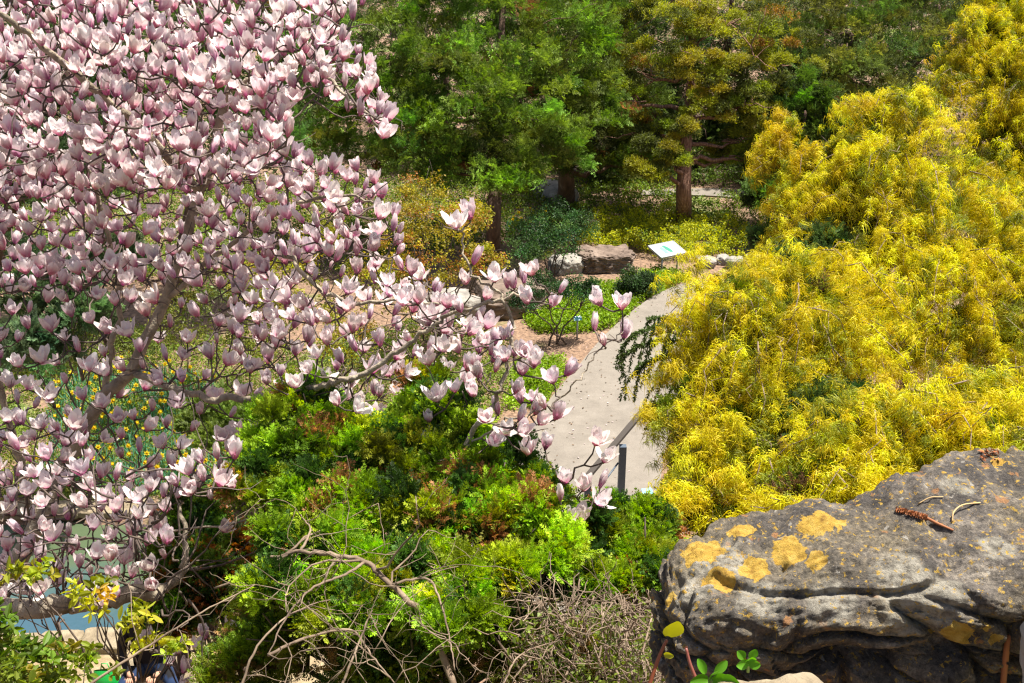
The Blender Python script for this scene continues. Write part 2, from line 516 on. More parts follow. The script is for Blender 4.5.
# ------------------------------------------------------------------ leaf prototypes
def blade(mb, base, d, L, w, droop=0.0, c=(1, 1, 1), segs=1, side=None):
    """a small leaf: folded diamond (segs=1) or a tapered strip"""
    base = np.array(base, float); d = np.array(d, float); d /= np.linalg.norm(d) + 1e-9
    if side is None: side = R.normal(size=3)
    sd = np.cross(d, side); sd /= np.linalg.norm(sd) + 1e-9
    up = np.cross(sd, d)
    if segs == 1:
        V = [base, base + d * L * 0.45 + sd * w * 0.5 + up * w * 0.12, base + d * L + np.array([0, 0, -droop * L]), base + d * L * 0.45 - sd * w * 0.5 + up * w * 0.12]
        mb.add(V, [[0, 1, 2, 3]], c)
    else:
        V = []
        for i in range(segs + 1):
            s = i / segs
            ww = w * (1 - 0.6 * s) * 0.5
            p = base + d * L * s + np.array([0, 0, -droop * L * s * s])
            V += [p + sd * ww, p - sd * ww]
        F = [[2 * i, 2 * i + 1, 2 * i + 3, 2 * i + 2] for i in range(segs)]
        mb.add(V, F, c)

def oval(mb, base, d, L, w, droop, c):
    base = np.array(base, float); d = unit(np.array(d, float))
    sd = unit(np.cross(d, R.normal(size=3))); up = np.cross(sd, d)
    V = []
    for s_, ww in ((0, .08), (.3, .85), (.6, 1.0), (.85, .55), (1, .05)):
        p = base + d * L * s_ + np.array([0, 0, -droop * L * s_ * s_])
        V += [p + sd * w * .5 * ww + up * w * .18 * ww, p, p - sd * w * .5 * ww + up * w * .18 * ww]
    F = [[3 * i + j, 3 * i + j + 1, 3 * i + j + 4, 3 * i + j + 3] for i in range(4) for j in (0, 1)]
    mb.add(V, F, c)

def sprig(n=6, L=0.05, w=0.02):
    mb = MB()
    for k in range(n):
        a = k * 2.4
        d = np.array([math.cos(a), math.sin(a), R.uniform(0.2, 1.2)])
        sh = R.uniform(0.75, 1.25)
        oval(mb, (0, 0, k * 0.008), d, L * R.uniform(0.6, 1.2), w * R.uniform(0.8, 1.2), R.uniform(0, .4), (sh, sh * R.uniform(.95, 1.05), sh))
    return proto(mb)

def proto(mb): return np.concatenate(mb.V), np.concatenate(mb.F), np.concatenate(mb.C)

def unit(v): return v / (np.linalg.norm(v) + 1e-9)

def fan_tuft(n=5, L=0.1, leaf=0.021, w=0.009):
    """scale-leaf conifer spray: flat ferny fans pointing up and out"""
    mb = MB()
    for k in range(n):
        d = unit(np.array([R.normal(0, 0.7), R.normal(0, 0.7), 0.9]))
        sd = unit(np.cross(d, R.normal(size=3)))
        l_ = L * R.uniform(0.7, 1.2)
        st = 7
        for i in range(st):
            s = (i + 0.4) / st
            b = d * l_ * s
            sh = R.uniform(0.75, 1.2)
            for sg in (-1, 1):
                dd = unit(d * 0.8 + sd * sg * 0.75 + R.normal(0, 0.15, 3))
                blade(mb, b, dd, leaf * (1.5 - 0.7 * s), w, 0.05, (sh, sh, sh), 1, np.cross(d, sd))
        blade(mb, d * l_ * 0.85, d, leaf * 1.3, w, 0, (1.15, 1.15, 1.1), 1, np.cross(d, sd))
    return proto(mb)

def thread_tuft(n=24, L=0.062, w=0.0056):
    mb = MB()
    for k in range(n):
        az = R.uniform(0, 2 * math.pi); el = R.uniform(-0.7, 0.7)
        d = np.array([math.cos(az) * math.cos(el), math.sin(az) * math.cos(el), math.sin(el)])
        b = R.normal(0, 0.02, 3)
        sh = R.uniform(0.75, 1.2)
        c = (sh, sh * R.uniform(0.92, 1.05), sh * R.uniform(0.6, 1.1))
        blade(mb, b, d, L * R.uniform(0.5, 1.15), w * R.uniform(0.8, 1.3), R.uniform(0.7, 1.3), c, 3)
    return proto(mb)

def leafy(n=8, L=0.06, w=0.035, spread=0.05, up=0.3, droop=0.2):
    mb = MB()
    for k in range(n):
        d = unit(R.normal(size=3) + np.array([0, 0, up]))
        sh = R.uniform(0.75, 1.25)
        blade(mb, R.normal(0, spread, 3), d, L * R.uniform(0.7, 1.3), w * R.uniform(0.8, 1.2), droop, (sh, sh * R.uniform(0.95, 1.05), sh))
    return proto(mb)

FAN = [fan_tuft() for _ in range(5)]
FARFAN = [fan_tuft(4, 0.22, 0.075, 0.03) for _ in range(5)]
THREAD = [thread_tuft() for _ in range(6)]
BROAD = [leafy() for _ in range(5)]
FARLEAF = [leafy(9, 0.09, 0.05, 0.08) for _ in range(5)]
FARN = [leafy(13, 0.085, 0.02, 0.055, 0.5, 0.1) for _ in range(6)]
def far_spray():
    mb = MB()
    sd = unit(np.array([R.normal(), R.normal(), 0.0])); d = np.array([0.0, 0.0, 1.0])
    L_ = R.uniform(0.22, 0.36)
    for i in range(9):
        s_ = (i + 0.5) / 9
        b_ = d * L_ * s_ - np.array([0, 0, 0.25]) * L_ * s_ * s_ + np.cross(d, sd) * 0.12 * s_ * s_
        sh = R.uniform(0.7, 1.3)
        for sg in (-1, 1):
            blade(mb, b_, unit(d * 0.7 + sd * sg * 0.8 + R.normal(0, 0.2, 3)), 0.10 * (1.25 - 0.8 * s_), 0.024, 0.25, (sh, sh, sh), 1, np.cross(d, sd))
    return proto(mb)
FARSPRAY = [far_spray() for _ in range(6)]
PUFF = [leafy(16, 0.08, 0.022, 0.05, 0.8, 0.0) for _ in range(5)]
STRAP = []
for _ in range(4):
    mb = MB()
    for k in range(16):
        d = unit(np.array([R.normal(0, 0.28), R.normal(0, 0.28), 1.0]))
        sh = R.uniform(0.8, 1.2)
        blade(mb, (R.normal(0, 0.05), R.normal(0, 0.05), 0), d, R.uniform(0.22, 0.36), 0.02, 0.25, (sh, sh, sh), 3)
    STRAP.append(proto(mb))

def clumps(lobes, sub, per, subr=0.34, flat=0.75, upper=-0.35):
    """points on clumps that sit on the lobes; returns positions, outward directions, clump numbers"""
    pos, dr, cid, n = [], [], [], 0
    for (c, r) in lobes:
        c = np.array(tuple(c)); r = np.broadcast_to(np.array(r, float), (3,))
        m = max(3, int(sub))
        d = R.normal(size=(m * 2, 3)); d /= np.linalg.norm(d, axis=1, keepdims=True)
        d = d[d[:, 2] > upper][:m]
        for q in d:
            cc = c + q * r * R.uniform(0.55, 0.95)
            rr = r.mean() * subr * R.uniform(0.5, 1.5)
            e = R.normal(size=(per, 3)); e /= np.linalg.norm(e, axis=1, keepdims=True)
            e[:, 2] = np.where(e[:, 2] < -0.3, -e[:, 2], e[:, 2])
            rad = R.uniform(0.3, 1.0, (per, 1)) ** 0.7 * np.where(R.uniform(size=(per, 1)) < 0.15, 1.45, 1.0)
            pos.append(cc + e * rad * rr * np.array([1, 1, flat]))
            dr.append(e + q * 0.5 + np.array([0, 0, 0.35]))
            cid.append(np.full(per, n)); n += 1
    return np.concatenate(pos), np.concatenate(dr), np.concatenate(cid)

def crown_arrays(protos, lobes, sub, per, base, var, scale=1.0, subr=0.34, dead=0.0, deadcol=(0.30, 0.11, 0.03), alt=None, altp=0.0, flat=0.75, upper=-0.35):
    pos, dr, cid = clumps(lobes, sub, per, subr, flat, upper)
    nc = cid.max() + 1
    cc = np.array(base) * (1 + R.normal(0, var, (nc, 1))) * (1 + R.normal(0, var * 0.35, (nc, 3)))
    if alt is not None:
        k = R.uniform(size=nc) < altp
        cc[k] = np.array(alt) * (1 + R.normal(0, var, (k.sum(), 1)))
    cols = cc[cid] * R.uniform(0.62, 1.38, (len(cid), 1))
    if dead:
        kc = R.uniform(size=nc) < dead
        kk = kc[cid] & (R.uniform(size=len(cid)) < 0.75)
        cols[kk] = np.array(deadcol) * R.uniform(0.6, 1.3, (kk.sum(), 1))
    cols = np.clip(cols, 0.004, 0.85)
    sc = R.uniform(0.75, 1.25, len(pos)) * scale
    return scatter(protos, pos, dr, sc, cols)

def limb_mb(mb, a, b, r0, r1, wob=0.02, sides=6, sag=0.0):
    a = np.array(tuple(a)); b = np.array(tuple(b))
    L = np.linalg.norm(b - a)
    n = max(4, int(L / 0.25) + 3)
    s = np.linspace(0, 1, n)[:, None]
    pts = a + (b - a) * s
    pts[:, 2] += -sag * L * np.sin(s[:, 0] * math.pi)
    w = R.normal(0, wob * L ** 0.5, pts.shape); w[0] = 0
    pts += w
    add_tube(mb, pts, np.linspace(r0, r1, n), sides)

def lobes_px(lst):
    """(px, py, radius in px, depth) -> lobes"""
    out = []
    for px, py, r, t in lst:
        out.append((P(px, py, t=t), r * t / FPX))
    return out

def tree(name, label, cat, base, trunk, tr, lobes, crown, mat, barkmat=BARK, group=None, top=None):
    """an Empty at the base; parts trunk (> branch) and crown"""
    base = Vector(base)
    root = empty(name, base, label, cat, group)
    mb = MB()
    pts = spline([base - Vector((0, 0, 0.1))] + [Vector(p) for p in trunk], 6, tr * 0.03)
    n = len(pts)
    rad = np.linspace(tr, tr * 0.3, n); rad[:3] *= np.array([1.45, 1.2, 1.05])
    add_tube(mb, pts, rad, 10)
    trunk_o = mb.build('trunk', barkmat, root, True)
    for (c, r) in lobes:
        c = np.array(tuple(c))
        below = pts[pts[:, 2] <= c[2] + 0.1]
        src = below[np.argmin(np.linalg.norm(below - c, axis=1) )] if len(below) else pts[len(pts) // 2]
        if np.linalg.norm(c - src) < 0.15: continue
        lb = MB()
        limb_mb(lb, src, c, tr * 0.3, tr * 0.07, 0.03, 5, 0.05)
        for _ in range(3):
            e = c + R.normal(0, 1, 3) * np.mean(r) * 0.6
            limb_mb(lb, src + (c - src) * R.uniform(0.5, 0.9), e, tr * 0.1, tr * 0.03, 0.03, 4)
        lb.build('branch', barkmat, trunk_o, True)
    V, F, C = crown
    mesh_np('crown', V, F, mat, root, C)
    return root

# ------------------------------------------------------------------ background trees
def ground_at(px, py): 
    p = P(px, py, z=0)
    return Vector((p.x, p.y, Tz(p.x, p.y)))

# arborvitae: wide pale-green tree, left of centre
L = lobes_px([(430, 60, 70, 23.5), (500, 40, 75, 23.5), (400, 110, 55, 23), (470, 120, 70, 22.8), (530, 110, 65, 23), (570, 60, 60, 24), (420, 165, 50, 22.8), (490, 175, 50, 22.6), (545, 160, 45, 23.2), (350, 150, 60, 24), (330, 100, 60, 24.5), (450, -10, 80, 24), (560, -10, 70, 24.5), (590, 110, 38, 24)])
b = ground_at(492, 258)
tree('arborvitae_tree', 'tall light green arborvitae with a black shaded trunk, behind the bronze shrub', 'tree', b,
     [P(494, 215, t=22.9), P(497, 150, t=23.3), P(500, 60, t=23.7), P(505, -30, t=24)], 0.17, L,
     crown_arrays(FARSPRAY + FARN[:2], L, 40, 48, (0.145, 0.215, 0.03), 0.3, 0.8, 0.22, 0.02, (0.25, 0.12, 0.05)), NEEDLE)
# skirts of dark hanging foliage round that trunk
# second trunk: forked
L = lobes_px([(560, 95, 40, 27), (600, 60, 45, 27.5), (585, 120, 36, 27), (575, 165, 22, 26.5), (620, 110, 40, 27.5), (610, 20, 50, 28), (640, 160, 34, 27)])
b = ground_at(566, 204)
tree('evergreen_tree', 'dark forked evergreen between the arborvitae and the reddish juniper', 'tree', b,
     [P(566, 175, t=26.6), P(562, 130, t=27), P(570, 60, t=27.4)], 0.24, L,
     crown_arrays(FARSPRAY + FARN[:2], L, 20, 48, (0.10, 0.13, 0.02), 0.3, 0.95, 0.34), NEEDLE)
# juniper with reddish trunk
L = lobes_px([(655, 40, 45, 25.0), (700, 40, 42, 25.0), (640, 75, 38, 24.8), (615, 95, 28, 24.8), (690, 75, 30, 24.7), (725, 85, 34, 25), (755, 75, 36, 25), (765, 105, 34, 25), (735, 115, 22, 25), (660, 155, 24, 24.5), (650, 175, 22, 24.4), (680, 130, 22, 24.5), (672, 165, 18, 24.3), (635, 130, 26, 25.4), (745, 140, 30, 25.4), (770, 155, 26, 25.2), (725, 160, 20, 25.6), (670, -5, 60, 25.4), (740, 20, 44, 25.6), (790, 60, 36, 25.6), (700, 110, 20, 24.9)])
b = ground_at(684, 224)
tree('juniper_tree', 'juniper with a thick reddish trunk and yellow-green cloud-like foliage pads', 'tree', b,
     [P(684, 195, t=25.2), P(685, 150, t=25.1), P(689, 110, t=25.0), P(692, 60, t=25.2), P(690, 0, t=25.6)], 0.2, L,
     crown_arrays(PUFF, L, 13, 60, (0.255, 0.265, 0.022), 0.26, 0.72, 0.29, 0.03, (0.28, 0.15, 0.03), (0.10, 0.12, 0.02), 0.25, 0.55), NEEDLE, REDBARK)
# more trees to the right and behind
specs = [
    ('conifer_tree', 'dark green conifer behind the golden cypress, right of the juniper', [(800, 30, 60, 29), (850, 40, 60, 29), (810, 90, 50, 28.5), (860, 90, 46, 28), (790, 150, 40, 28), (840, 130, 36, 28), (890, 50, 60, 29.5), (930, 40, 55, 29.5)], (830, 190), 0.2, (0.075, 0.105, 0.022), 0.30, 0.35, (0.16, 0.17, 0.03)),
    ('conifer_tree', 'dark conifer at the top right behind the tallest golden cypress', [(960, 20, 60, 31), (1010, 10, 60, 31), (1050, 60, 60, 30), (970, 90, 50, 30), (1060, 140, 60, 29)], (990, 180), 0.2, (0.045, 0.07, 0.018), 0.3, 0.2, (0.09, 0.10, 0.02)),
    ('conifer_tree', 'small bright green conifer left of the golden cypress top', [(805, 105, 30, 25.0), (822, 120, 28, 25), (800, 135, 22, 24.8), (835, 150, 24, 25), (775, 180, 24, 24.6), (800, 185, 26, 24.6), (770, 205, 24, 24.4)], (800, 222), 0.1, (0.085, 0.135, 0.02), 0.25, 0.35, (0.03, 0.05, 0.012)),
    ('conifer_tree', 'green conifer glimpsed behind the upper left magnolia blossoms', [(150, 30, 70, 20), (230, 50, 60, 20), (200, 110, 60, 20), (290, 100, 55, 21), (130, 110, 60, 20), (290, 20, 60, 21), (260, 150, 50, 20)], (210, 250), 0.16, (0.085, 0.14, 0.03), 0.25, 0.0, None),
    ('conifer_tree', 'dark green conifer behind the left edge of the magnolia', [(20, 40, 80, 19), (60, 110, 70, 19), (-20, 130, 70, 19), (20, 200, 70, 18.5), (90, 180, 60, 18.5), (70, 30, 60, 19)], (30, 290), 0.16, (0.055, 0.095, 0.03), 0.25, 0.0, None),
    ('conifer_tree', 'far dark evergreen filling the gap between arborvitae and juniper', [(590, 10, 50, 33), (630, 20, 50, 33), (600, 60, 45, 33), (645, 110, 36, 33), (560, 140, 30, 32), (605, 165, 28, 31)], (605, 175), 0.2, (0.04, 0.06, 0.015), 0.3, 0.0, None),
    ('conifer_tree', 'far dark evergreen above the juniper pads at the top', [(730, -5, 60, 36), (780, 5, 60, 36), (720, 55, 40, 35), (690, 20, 50, 35)], (735, 140), 0.22, (0.05, 0.065, 0.02), 0.3, 0.2, (0.13, 0.13, 0.04)),
    ('conifer_tree', 'dark evergreen standing behind the reddish juniper trunk', [(640, 110, 45, 30), (690, 90, 45, 30), (655, 165, 34, 30), (610, 175, 34, 29.5), (590, 140, 34, 30), (720, 140, 24, 30.5), (660, 60, 50, 31)], (655, 185), 0.2, (0.035, 0.055, 0.014), 0.3, 0.1, (0.09, 0.10, 0.02)),
    ('conifer_tree', 'dark evergreen between the juniper and the golden cypress', [(760, 130, 36, 31), (800, 110, 44, 31), (780, 70, 46, 31.5), (830, 90, 46, 31), (815, 160, 40, 30.5), (765, 175, 26, 30), (840, 190, 36, 30), (870, 130, 40, 31)], (800, 188), 0.2, (0.035, 0.055, 0.016), 0.3, 0.2, (0.10, 0.12, 0.02)),
    ('conifer_tree', 'dark evergreen at the far top behind the arborvitae', [(400, 30, 70, 32), (480, 20, 70, 32), (340, 60, 60, 32), (540, 50, 60, 32), (440, 100, 60, 31), (380, 140, 60, 31), (520, 130, 50, 31), (460, 180, 40, 30)], (440, 190), 0.2, (0.05, 0.07, 0.02), 0.3, 0.1, (0.12, 0.14, 0.03)),
    ('conifer_tree', 'dark evergreen at the far top right corner behind the other conifers', [(900, 0, 70, 36), (980, 30, 60, 36), (930, 80, 50, 35), (860, 20, 50, 36), (1020, 90, 50, 35), (900, 120, 40, 34)], (930, 160), 0.2, (0.04, 0.06, 0.018), 0.3, 0.15, (0.10, 0.11, 0.03)),
]
for nm, lab, lst, bpx, tr, c0, var, altp, alt in specs:
    L = lobes_px(lst)
    b = ground_at(*bpx)
    ty = b.y
    topz = max(l_[0].z for l_ in L)
    cx = np.mean([l_[0].x for l_ in L]); cy = np.mean([l_[0].y for l_ in L])
    b = Vector((b.x, cy, Tz(b.x, cy)))
    tree(nm, lab, 'tree', b, [Vector((b.x * 0.6 + cx * 0.4, cy, b.z + (topz - b.z) * 0.35)), Vector((cx, cy, b.z + (topz - b.z) * 0.7)), Vector((cx, cy, topz))], tr, L,
         crown_arrays(FARSPRAY + FARN[:2], L, 24, 50, tuple(1.4 * v for v in c0), var, 0.9, 0.27, 0.01, (0.22, 0.11, 0.04), alt, altp), NEEDLE)

# ------------------------------------------------------------------ shrubs
def shrub(name, label, cat, lst, protos, mat, sub, per, c0, var, scale=1.0, subr=0.36, base=None, group=None, dead=0.0, alt=None, altp=0.0, stemmat=TWIG, flat=0.8, deadcol=(0.30, 0.11, 0.03), upper=-0.35, sr=0.02):
    L = lobes_px(lst)
    cx = np.mean([l_[0].x for l_ in L]); cy = np.mean([l_[0].y for l_ in L])
    if base is None:
        base = Vector((cx, cy, Tz(cx, cy)))
    root = empty(name, base, label, cat, group)
    lb = MB()
    for (c, r) in L:
        f = Vector((base.x + R.normal(0, 0.06), base.y + R.normal(0, 0.06), base.z - 0.03))
        limb_mb(lb, f, c, sr, sr * 0.3, 0.03, 5)
        for _ in range(5):
            e = np.array(tuple(c)) + R.normal(0, 1, 3) * np.mean(r) * 0.65
            limb_mb(lb, np.array(tuple(f)) * 0.3 + np.array(tuple(c)) * 0.7, e, sr * 0.45, sr * 0.12, 0.03, 4)
    lb.build('stem', stemmat, root, True)
    V, F, C = crown_arrays(protos, L, sub, per, c0, var, scale, subr, dead, deadcol, alt, altp, flat, upper)
    mesh_np('foliage', V, F, mat, root, C)
    return root

# bronze/yellow shrubs behind the magnolia
shrub('bronze_shrub', 'airy shrub with bronze and yellow-green young leaves in front of the arborvitae', 'shrub',
      [(420, 200, 30, 19.5), (450, 235, 34, 19), (410, 240, 36, 19), (470, 225, 26, 19.5), (430, 275, 36, 18.6), (395, 285, 30, 18.4), (480, 265, 22, 18.8)],
      FARLEAF, LEAF, 16, 14, (0.33, 0.28, 0.03), 0.22, 0.5, 0.4, dead=0.22, deadcol=(0.42, 0.19, 0.05))
shrub('bronze_shrub', 'yellow-green leafy shrub showing through the middle of the magnolia', 'shrub',
      [(330, 260, 40, 17), (370, 300, 36, 16.8), (300, 310, 40, 16.6), (260, 290, 36, 16.8), (350, 340, 30, 16.3)],
      FARLEAF, LEAF, 14, 14, (0.28, 0.27, 0.025), 0.25, 0.5, 0.4, dead=0.12, deadcol=(0.30, 0.18, 0.05))
shrub('dark_shrub', 'dark glossy broadleaf shrub left of the yellow groundcover', 'shrub',
      [(540, 235, 24, 22.5), (560, 222, 22, 22.6), (580, 230, 18, 22.6), (525, 255, 18, 22), (555, 250, 20, 22.2)],
      FARLEAF, LEAF, 12, 16, (0.045, 0.10, 0.028), 0.3, 0.55, 0.45, alt=(0.11, 0.19, 0.05), altp=0.3)
shrub('dwarf_conifer', 'small round dark green conifer below the information sign', 'shrub',
      [(638, 282, 14, 22.0), (629, 286, 12, 22.0), (648, 287, 12, 22.0), (638, 290, 14, 22.0)], FARLEAF, NEEDLE, 14, 18, (0.045, 0.085, 0.025), 0.25, 0.45, 0.45)
shrub('dark_shrub', 'low green mat below the garden boulders, its leaves darkened to stand in for a shadow', 'shrub',
      [(545, 292, 20, 19.5), (570, 293, 18, 19.6), (525, 300, 14, 19.2), (590, 290, 12, 19.8)], FARLEAF, LEAF, 12, 16, (0.03, 0.075, 0.02), 0.3, 0.45, 0.45, flat=0.4)  # very dark leaf green stands in for the shadow patch on this ground
shrub('blue_green_conifer', 'bluish green conifer shrub behind the left of the magnolia', 'shrub',
      [(50, 280, 45, 14), (20, 320, 45, 13.8), (80, 320, 36, 13.8), (110, 270, 34, 14.2), (40, 360, 36, 13.5)], FARFAN, NEEDLE, 16, 16, (0.09, 0.15, 0.06), 0.25, 0.55, 0.4)
shrub('moss_green_conifer', 'low moss-green spreading conifer among the daffodils', 'shrub',
      [(205, 425, 28, 14.5), (240, 415, 28, 14.6), (270, 430, 24, 14.4), (225, 440, 24, 14.2)], FARFAN, NEEDLE, 16, 16, (0.13, 0.19, 0.03), 0.2, 0.4, 0.4, flat=0.5)
shrub('leafy_shrub', 'green shrub with yellow leaves behind the daffodil bed', 'shrub',
      [(220, 300, 40, 17.5), (180, 330, 36, 17), (140, 350, 30, 16.6), (260, 340, 34, 16.6)], FARLEAF, LEAF, 14, 14, (0.15, 0.17, 0.03), 0.3, 0.55, 0.42)

# weeping hemlock beside the path: dark hanging branchlets
wc = P(668, 352, t=13.2)
wh = empty('weeping_hemlock', Vector((wc.x + 0.25, wc.y + 0.25, 0)), 'dark green weeping conifer branch hanging over the right edge of the path', 'tree')
mb = MB()
wpts = spline([Vector((wc.x + 0.25, wc.y + 0.25, -0.05)), P(690, 380, t=13.4), P(688, 345, t=13.3), P(672, 332, t=13.2), P(650, 335, t=13.1)], 6, 0.005)
add_tube(mb, wpts, np.linspace(0.05, 0.012, len(wpts)), 6)
mb.build('trunk', BARK, wh, True)
mb = MB()
boughs = [[(690, 332), (668, 326), (645, 330), (628, 338)], [(692, 345), (665, 340), (640, 346), (618, 358)], [(690, 360), (668, 355), (648, 362), (635, 372)], [(695, 372), (675, 372), (660, 382)], [(700, 345), (705, 360), (700, 385)], [(690, 325), (665, 318), (648, 319)]]
def shoot(c0, c1, c2):
    L_ = float(np.linalg.norm(c2 - c0)); m = max(8, int(L_ / 0.011))
    for i in range(m):
        q_ = i / m
        c = c0 * (1 - q_) ** 2 + 2 * c1 * q_ * (1 - q_) + c2 * q_ * q_
        d0 = unit(c2 - c1)
        for _ in range(3):
            sh = R.uniform(0.65, 1.35)
            dd = unit(d0 * 0.9 + R.normal(0, 0.7, 3))
            blade(mb, c, dd, 0.055 * (1 - 0.3 * q_), 0.016, 0, (0.095 * sh, 0.145 * sh, 0.035 * sh))
for bi, bl in enumerate(boughs):
    tt = 12.5 + 0.12 * bi
    pts = spline([P(x, y, t=tt + R.normal(0, .05)) for x, y in bl], 7)
    for i in range(len(pts) - 1): shoot(pts[i], (pts[i] + pts[i + 1]) / 2, pts[i + 1])
    for i in range(1, len(pts), 2):
        ln = R.uniform(0.16, 0.45)
        side = R.normal(0, 0.06, 3)
        shoot(pts[i], pts[i] + side + np.array([-0.07, -0.03, -0.2 * ln]), pts[i] + side + np.array([-0.10, -0.04, -ln]))
V_, F_ = np.concatenate(mb.V), np.concatenate(mb.F)
mesh_np('foliage', V_, F_, NEEDLE, wh, np.concatenate(mb.C))

# ------------------------------------------------------------------ golden thread cypresses
def golden(label, lst, sprays, c0=(0.66, 0.55, 0.016), var=0.22, scale=1.0, alt=(0.24, 0.27, 0.025), altp=0.26, base=None, tr=0.09, extra=()):
    L = [(c, r * 0.9) for c, r in lobes_px(lst)]
    cx = np.mean([l_[0].x for l_ in L]); cy = np.mean([l_[0].y for l_ in L])
    zt = max(l_[0].z + l_[1] * 0.6 for l_ in L)
    if base is None: base = Vector((cx, cy, Tz(cx, cy)))
    pos, dr, cols = [], [], []
    wood = []
    for (c, r) in L:
        c = np.array(tuple(c))
        k = max(6, int(sprays * (r / 0.7) ** 2))
        hubs = []
        for _ in range(max(5, k // 4)):
            d = R.normal(size=3); d[2] = abs(d[2]) * 1.0 - 0.35; d = unit(d)
            if d[1] > 0.5 and R.uniform() < 0.6: d[1] *= -1
            hubs.append((d, R.uniform(0.6, 1.05)))
        for q_ in range(k):
            d, rr_ = hubs[q_ % len(hubs)]
            d = unit(d + R.normal(0, 0.16, 3))
            o = c + d * r * rr_
            out = unit(np.array([d[0], d[1], 0.25]) + R.normal(0, 0.25, 3))
            ln = R.uniform(0.22, 0.62) * min(1.2, r / 0.45)
            m = 11
            cl = np.array(c0) * (1 + R.normal(0, var)) * np.array([1, 1 + R.normal(0, 0.05), 1])
            if R.uniform() < altp: cl = np.array(alt) * (1 + R.normal(0, var))
            s = np.linspace(0, 1, m)[:, None]
            path = o + out * ln * s + np.array([0, 0, 0.18]) * ln * s - np.array([0, 0, 1.0]) * ln * s * s
            path = path + R.normal(0, 0.03, path.shape)
            wood.append(path[::2])
            pos.append(path); dr.append(np.tile(np.array([out[0] * 0.5, out[1] * 0.5, 1.0]), (m, 1)) + R.normal(0, 0.25, (m, 3)))
            cols.append(cl * R.uniform(0.75, 1.2, (m, 1)))
    pos = np.concatenate(pos); dr = np.concatenate(dr); cols = np.clip(np.concatenate(cols), 0.005, 0.7)
    V, F, C = scatter(THREAD, pos, dr, R.uniform(0.6, 1.15, len(pos)) * scale, cols)
    root = empty('golden_cypress', base, label, 'conifer')
    mb = MB()
    pts = spline([base - Vector((0, 0, 0.1)), Vector((base.x * 0.5 + cx * 0.5, base.y * 0.5 + cy * 0.5, base.z + (zt - base.z) * 0.35)), Vector((cx, cy + 0.25, base.z + (zt - base.z) * 0.72))], 8, 0.003)
    add_tube(mb, pts, np.linspace(tr, tr * 0.3, len(pts)), 8)
    tk = mb.build('trunk', BARK, root, True)
    for (c, r) in L:
        src = pts[np.argmin(np.linalg.norm(pts - np.array(tuple(c)), axis=1) + np.maximum(0, pts[:, 2] - c[2]) * 2)]
        lb = MB()
        limb_mb(lb, src, c, tr * 0.4, tr * 0.12, 0.03, 5)
        lb.build('branch', TWIG, tk, True)
    lb = MB()
    for w_ in wood[::3]:
        add_tube(lb, w_, np.linspace(0.007, 0.003, len(w_)), 3)
    for pl in extra:
        q_ = spline([P(*p) for p in pl], 5, 0.004)
        add_tube(lb, q_, np.linspace(0.014, 0.004, len(q_)), 5)
    lb.build('twigs', DRYTWIG, root, True)
    mesh_np('foliage', V, F, GOLD, root, C)
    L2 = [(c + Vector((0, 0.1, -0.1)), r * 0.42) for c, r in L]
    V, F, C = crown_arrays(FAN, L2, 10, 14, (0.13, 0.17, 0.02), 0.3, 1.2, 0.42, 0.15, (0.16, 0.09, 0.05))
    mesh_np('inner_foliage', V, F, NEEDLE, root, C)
    return root

golden('broad golden thread-leaf cypress spilling over the right edge of the path',
       [(730, 296, 46, 9.4), (718, 312, 26, 9.3), (790, 310, 70, 9.6), (735, 345, 48, 9.2), (760, 365, 70, 9.1), (705, 395, 42, 8.9), (668, 412, 22, 8.8), (735, 430, 56, 8.6), (690, 455, 28, 8.6), (705, 490, 44, 8.3), (672, 510, 22, 8.3), (775, 470, 62, 8.2), (830, 340, 50, 9.6), (720, 520, 60, 8.0), (830, 300, 50, 9.8)], 165)
golden('low golden thread-leaf cypress mounded just behind the lichen boulder',
       [(870, 440, 60, 7.9), (930, 440, 60, 7.8), (990, 440, 62, 7.8), (1040, 420, 60, 8.0), (840, 480, 50, 7.6), (905, 410, 40, 8.1), (960, 400, 40, 8.3), (1010, 390, 40, 8.4), (880, 490, 60, 7.5), (800, 500, 50, 7.6), (1000, 490, 70, 7.6)], 165)
golden('tiered golden thread-leaf cypress rising in the middle of the right side',
       [(880, 60 + 55, 34, 11.4), (900, 165, 55, 11.3), (860, 190, 44, 11.2), (940, 200, 55, 11.2), (870, 245, 60, 11), (930, 265, 66, 10.9), (990, 270, 60, 10.9), (1040, 290, 60, 10.8), (960, 330, 56, 10.6), (900, 325, 52, 10.6), (1010, 350, 50, 10.5), (880, 350, 36, 10.4), (845, 150, 24, 11.3), (905, 100, 26, 11.5), (1050, 240, 50, 11)], 165,
       extra=[] and [[(975, 395, 10.2), (930, 370, 10.1), (905, 350, 10.2)], [(1000, 380, 10.2), (960, 352, 10.1), (930, 345, 10.2)]])
golden('tallest golden thread-leaf cypress at the upper right corner',
       [(985, 25, 26, 13), (1010, 50, 44, 13), (990, 80, 40, 12.9), (1035, 100, 46, 12.8), (1000, 130, 30, 12.8), (1020, 170, 50, 12.6), (1005, 215, 44, 12.5), (1050, 40, 50, 13), (975, 55, 24, 13), (1055, 180, 50, 12.7), (1010, 5, 30, 13.2)], 165)
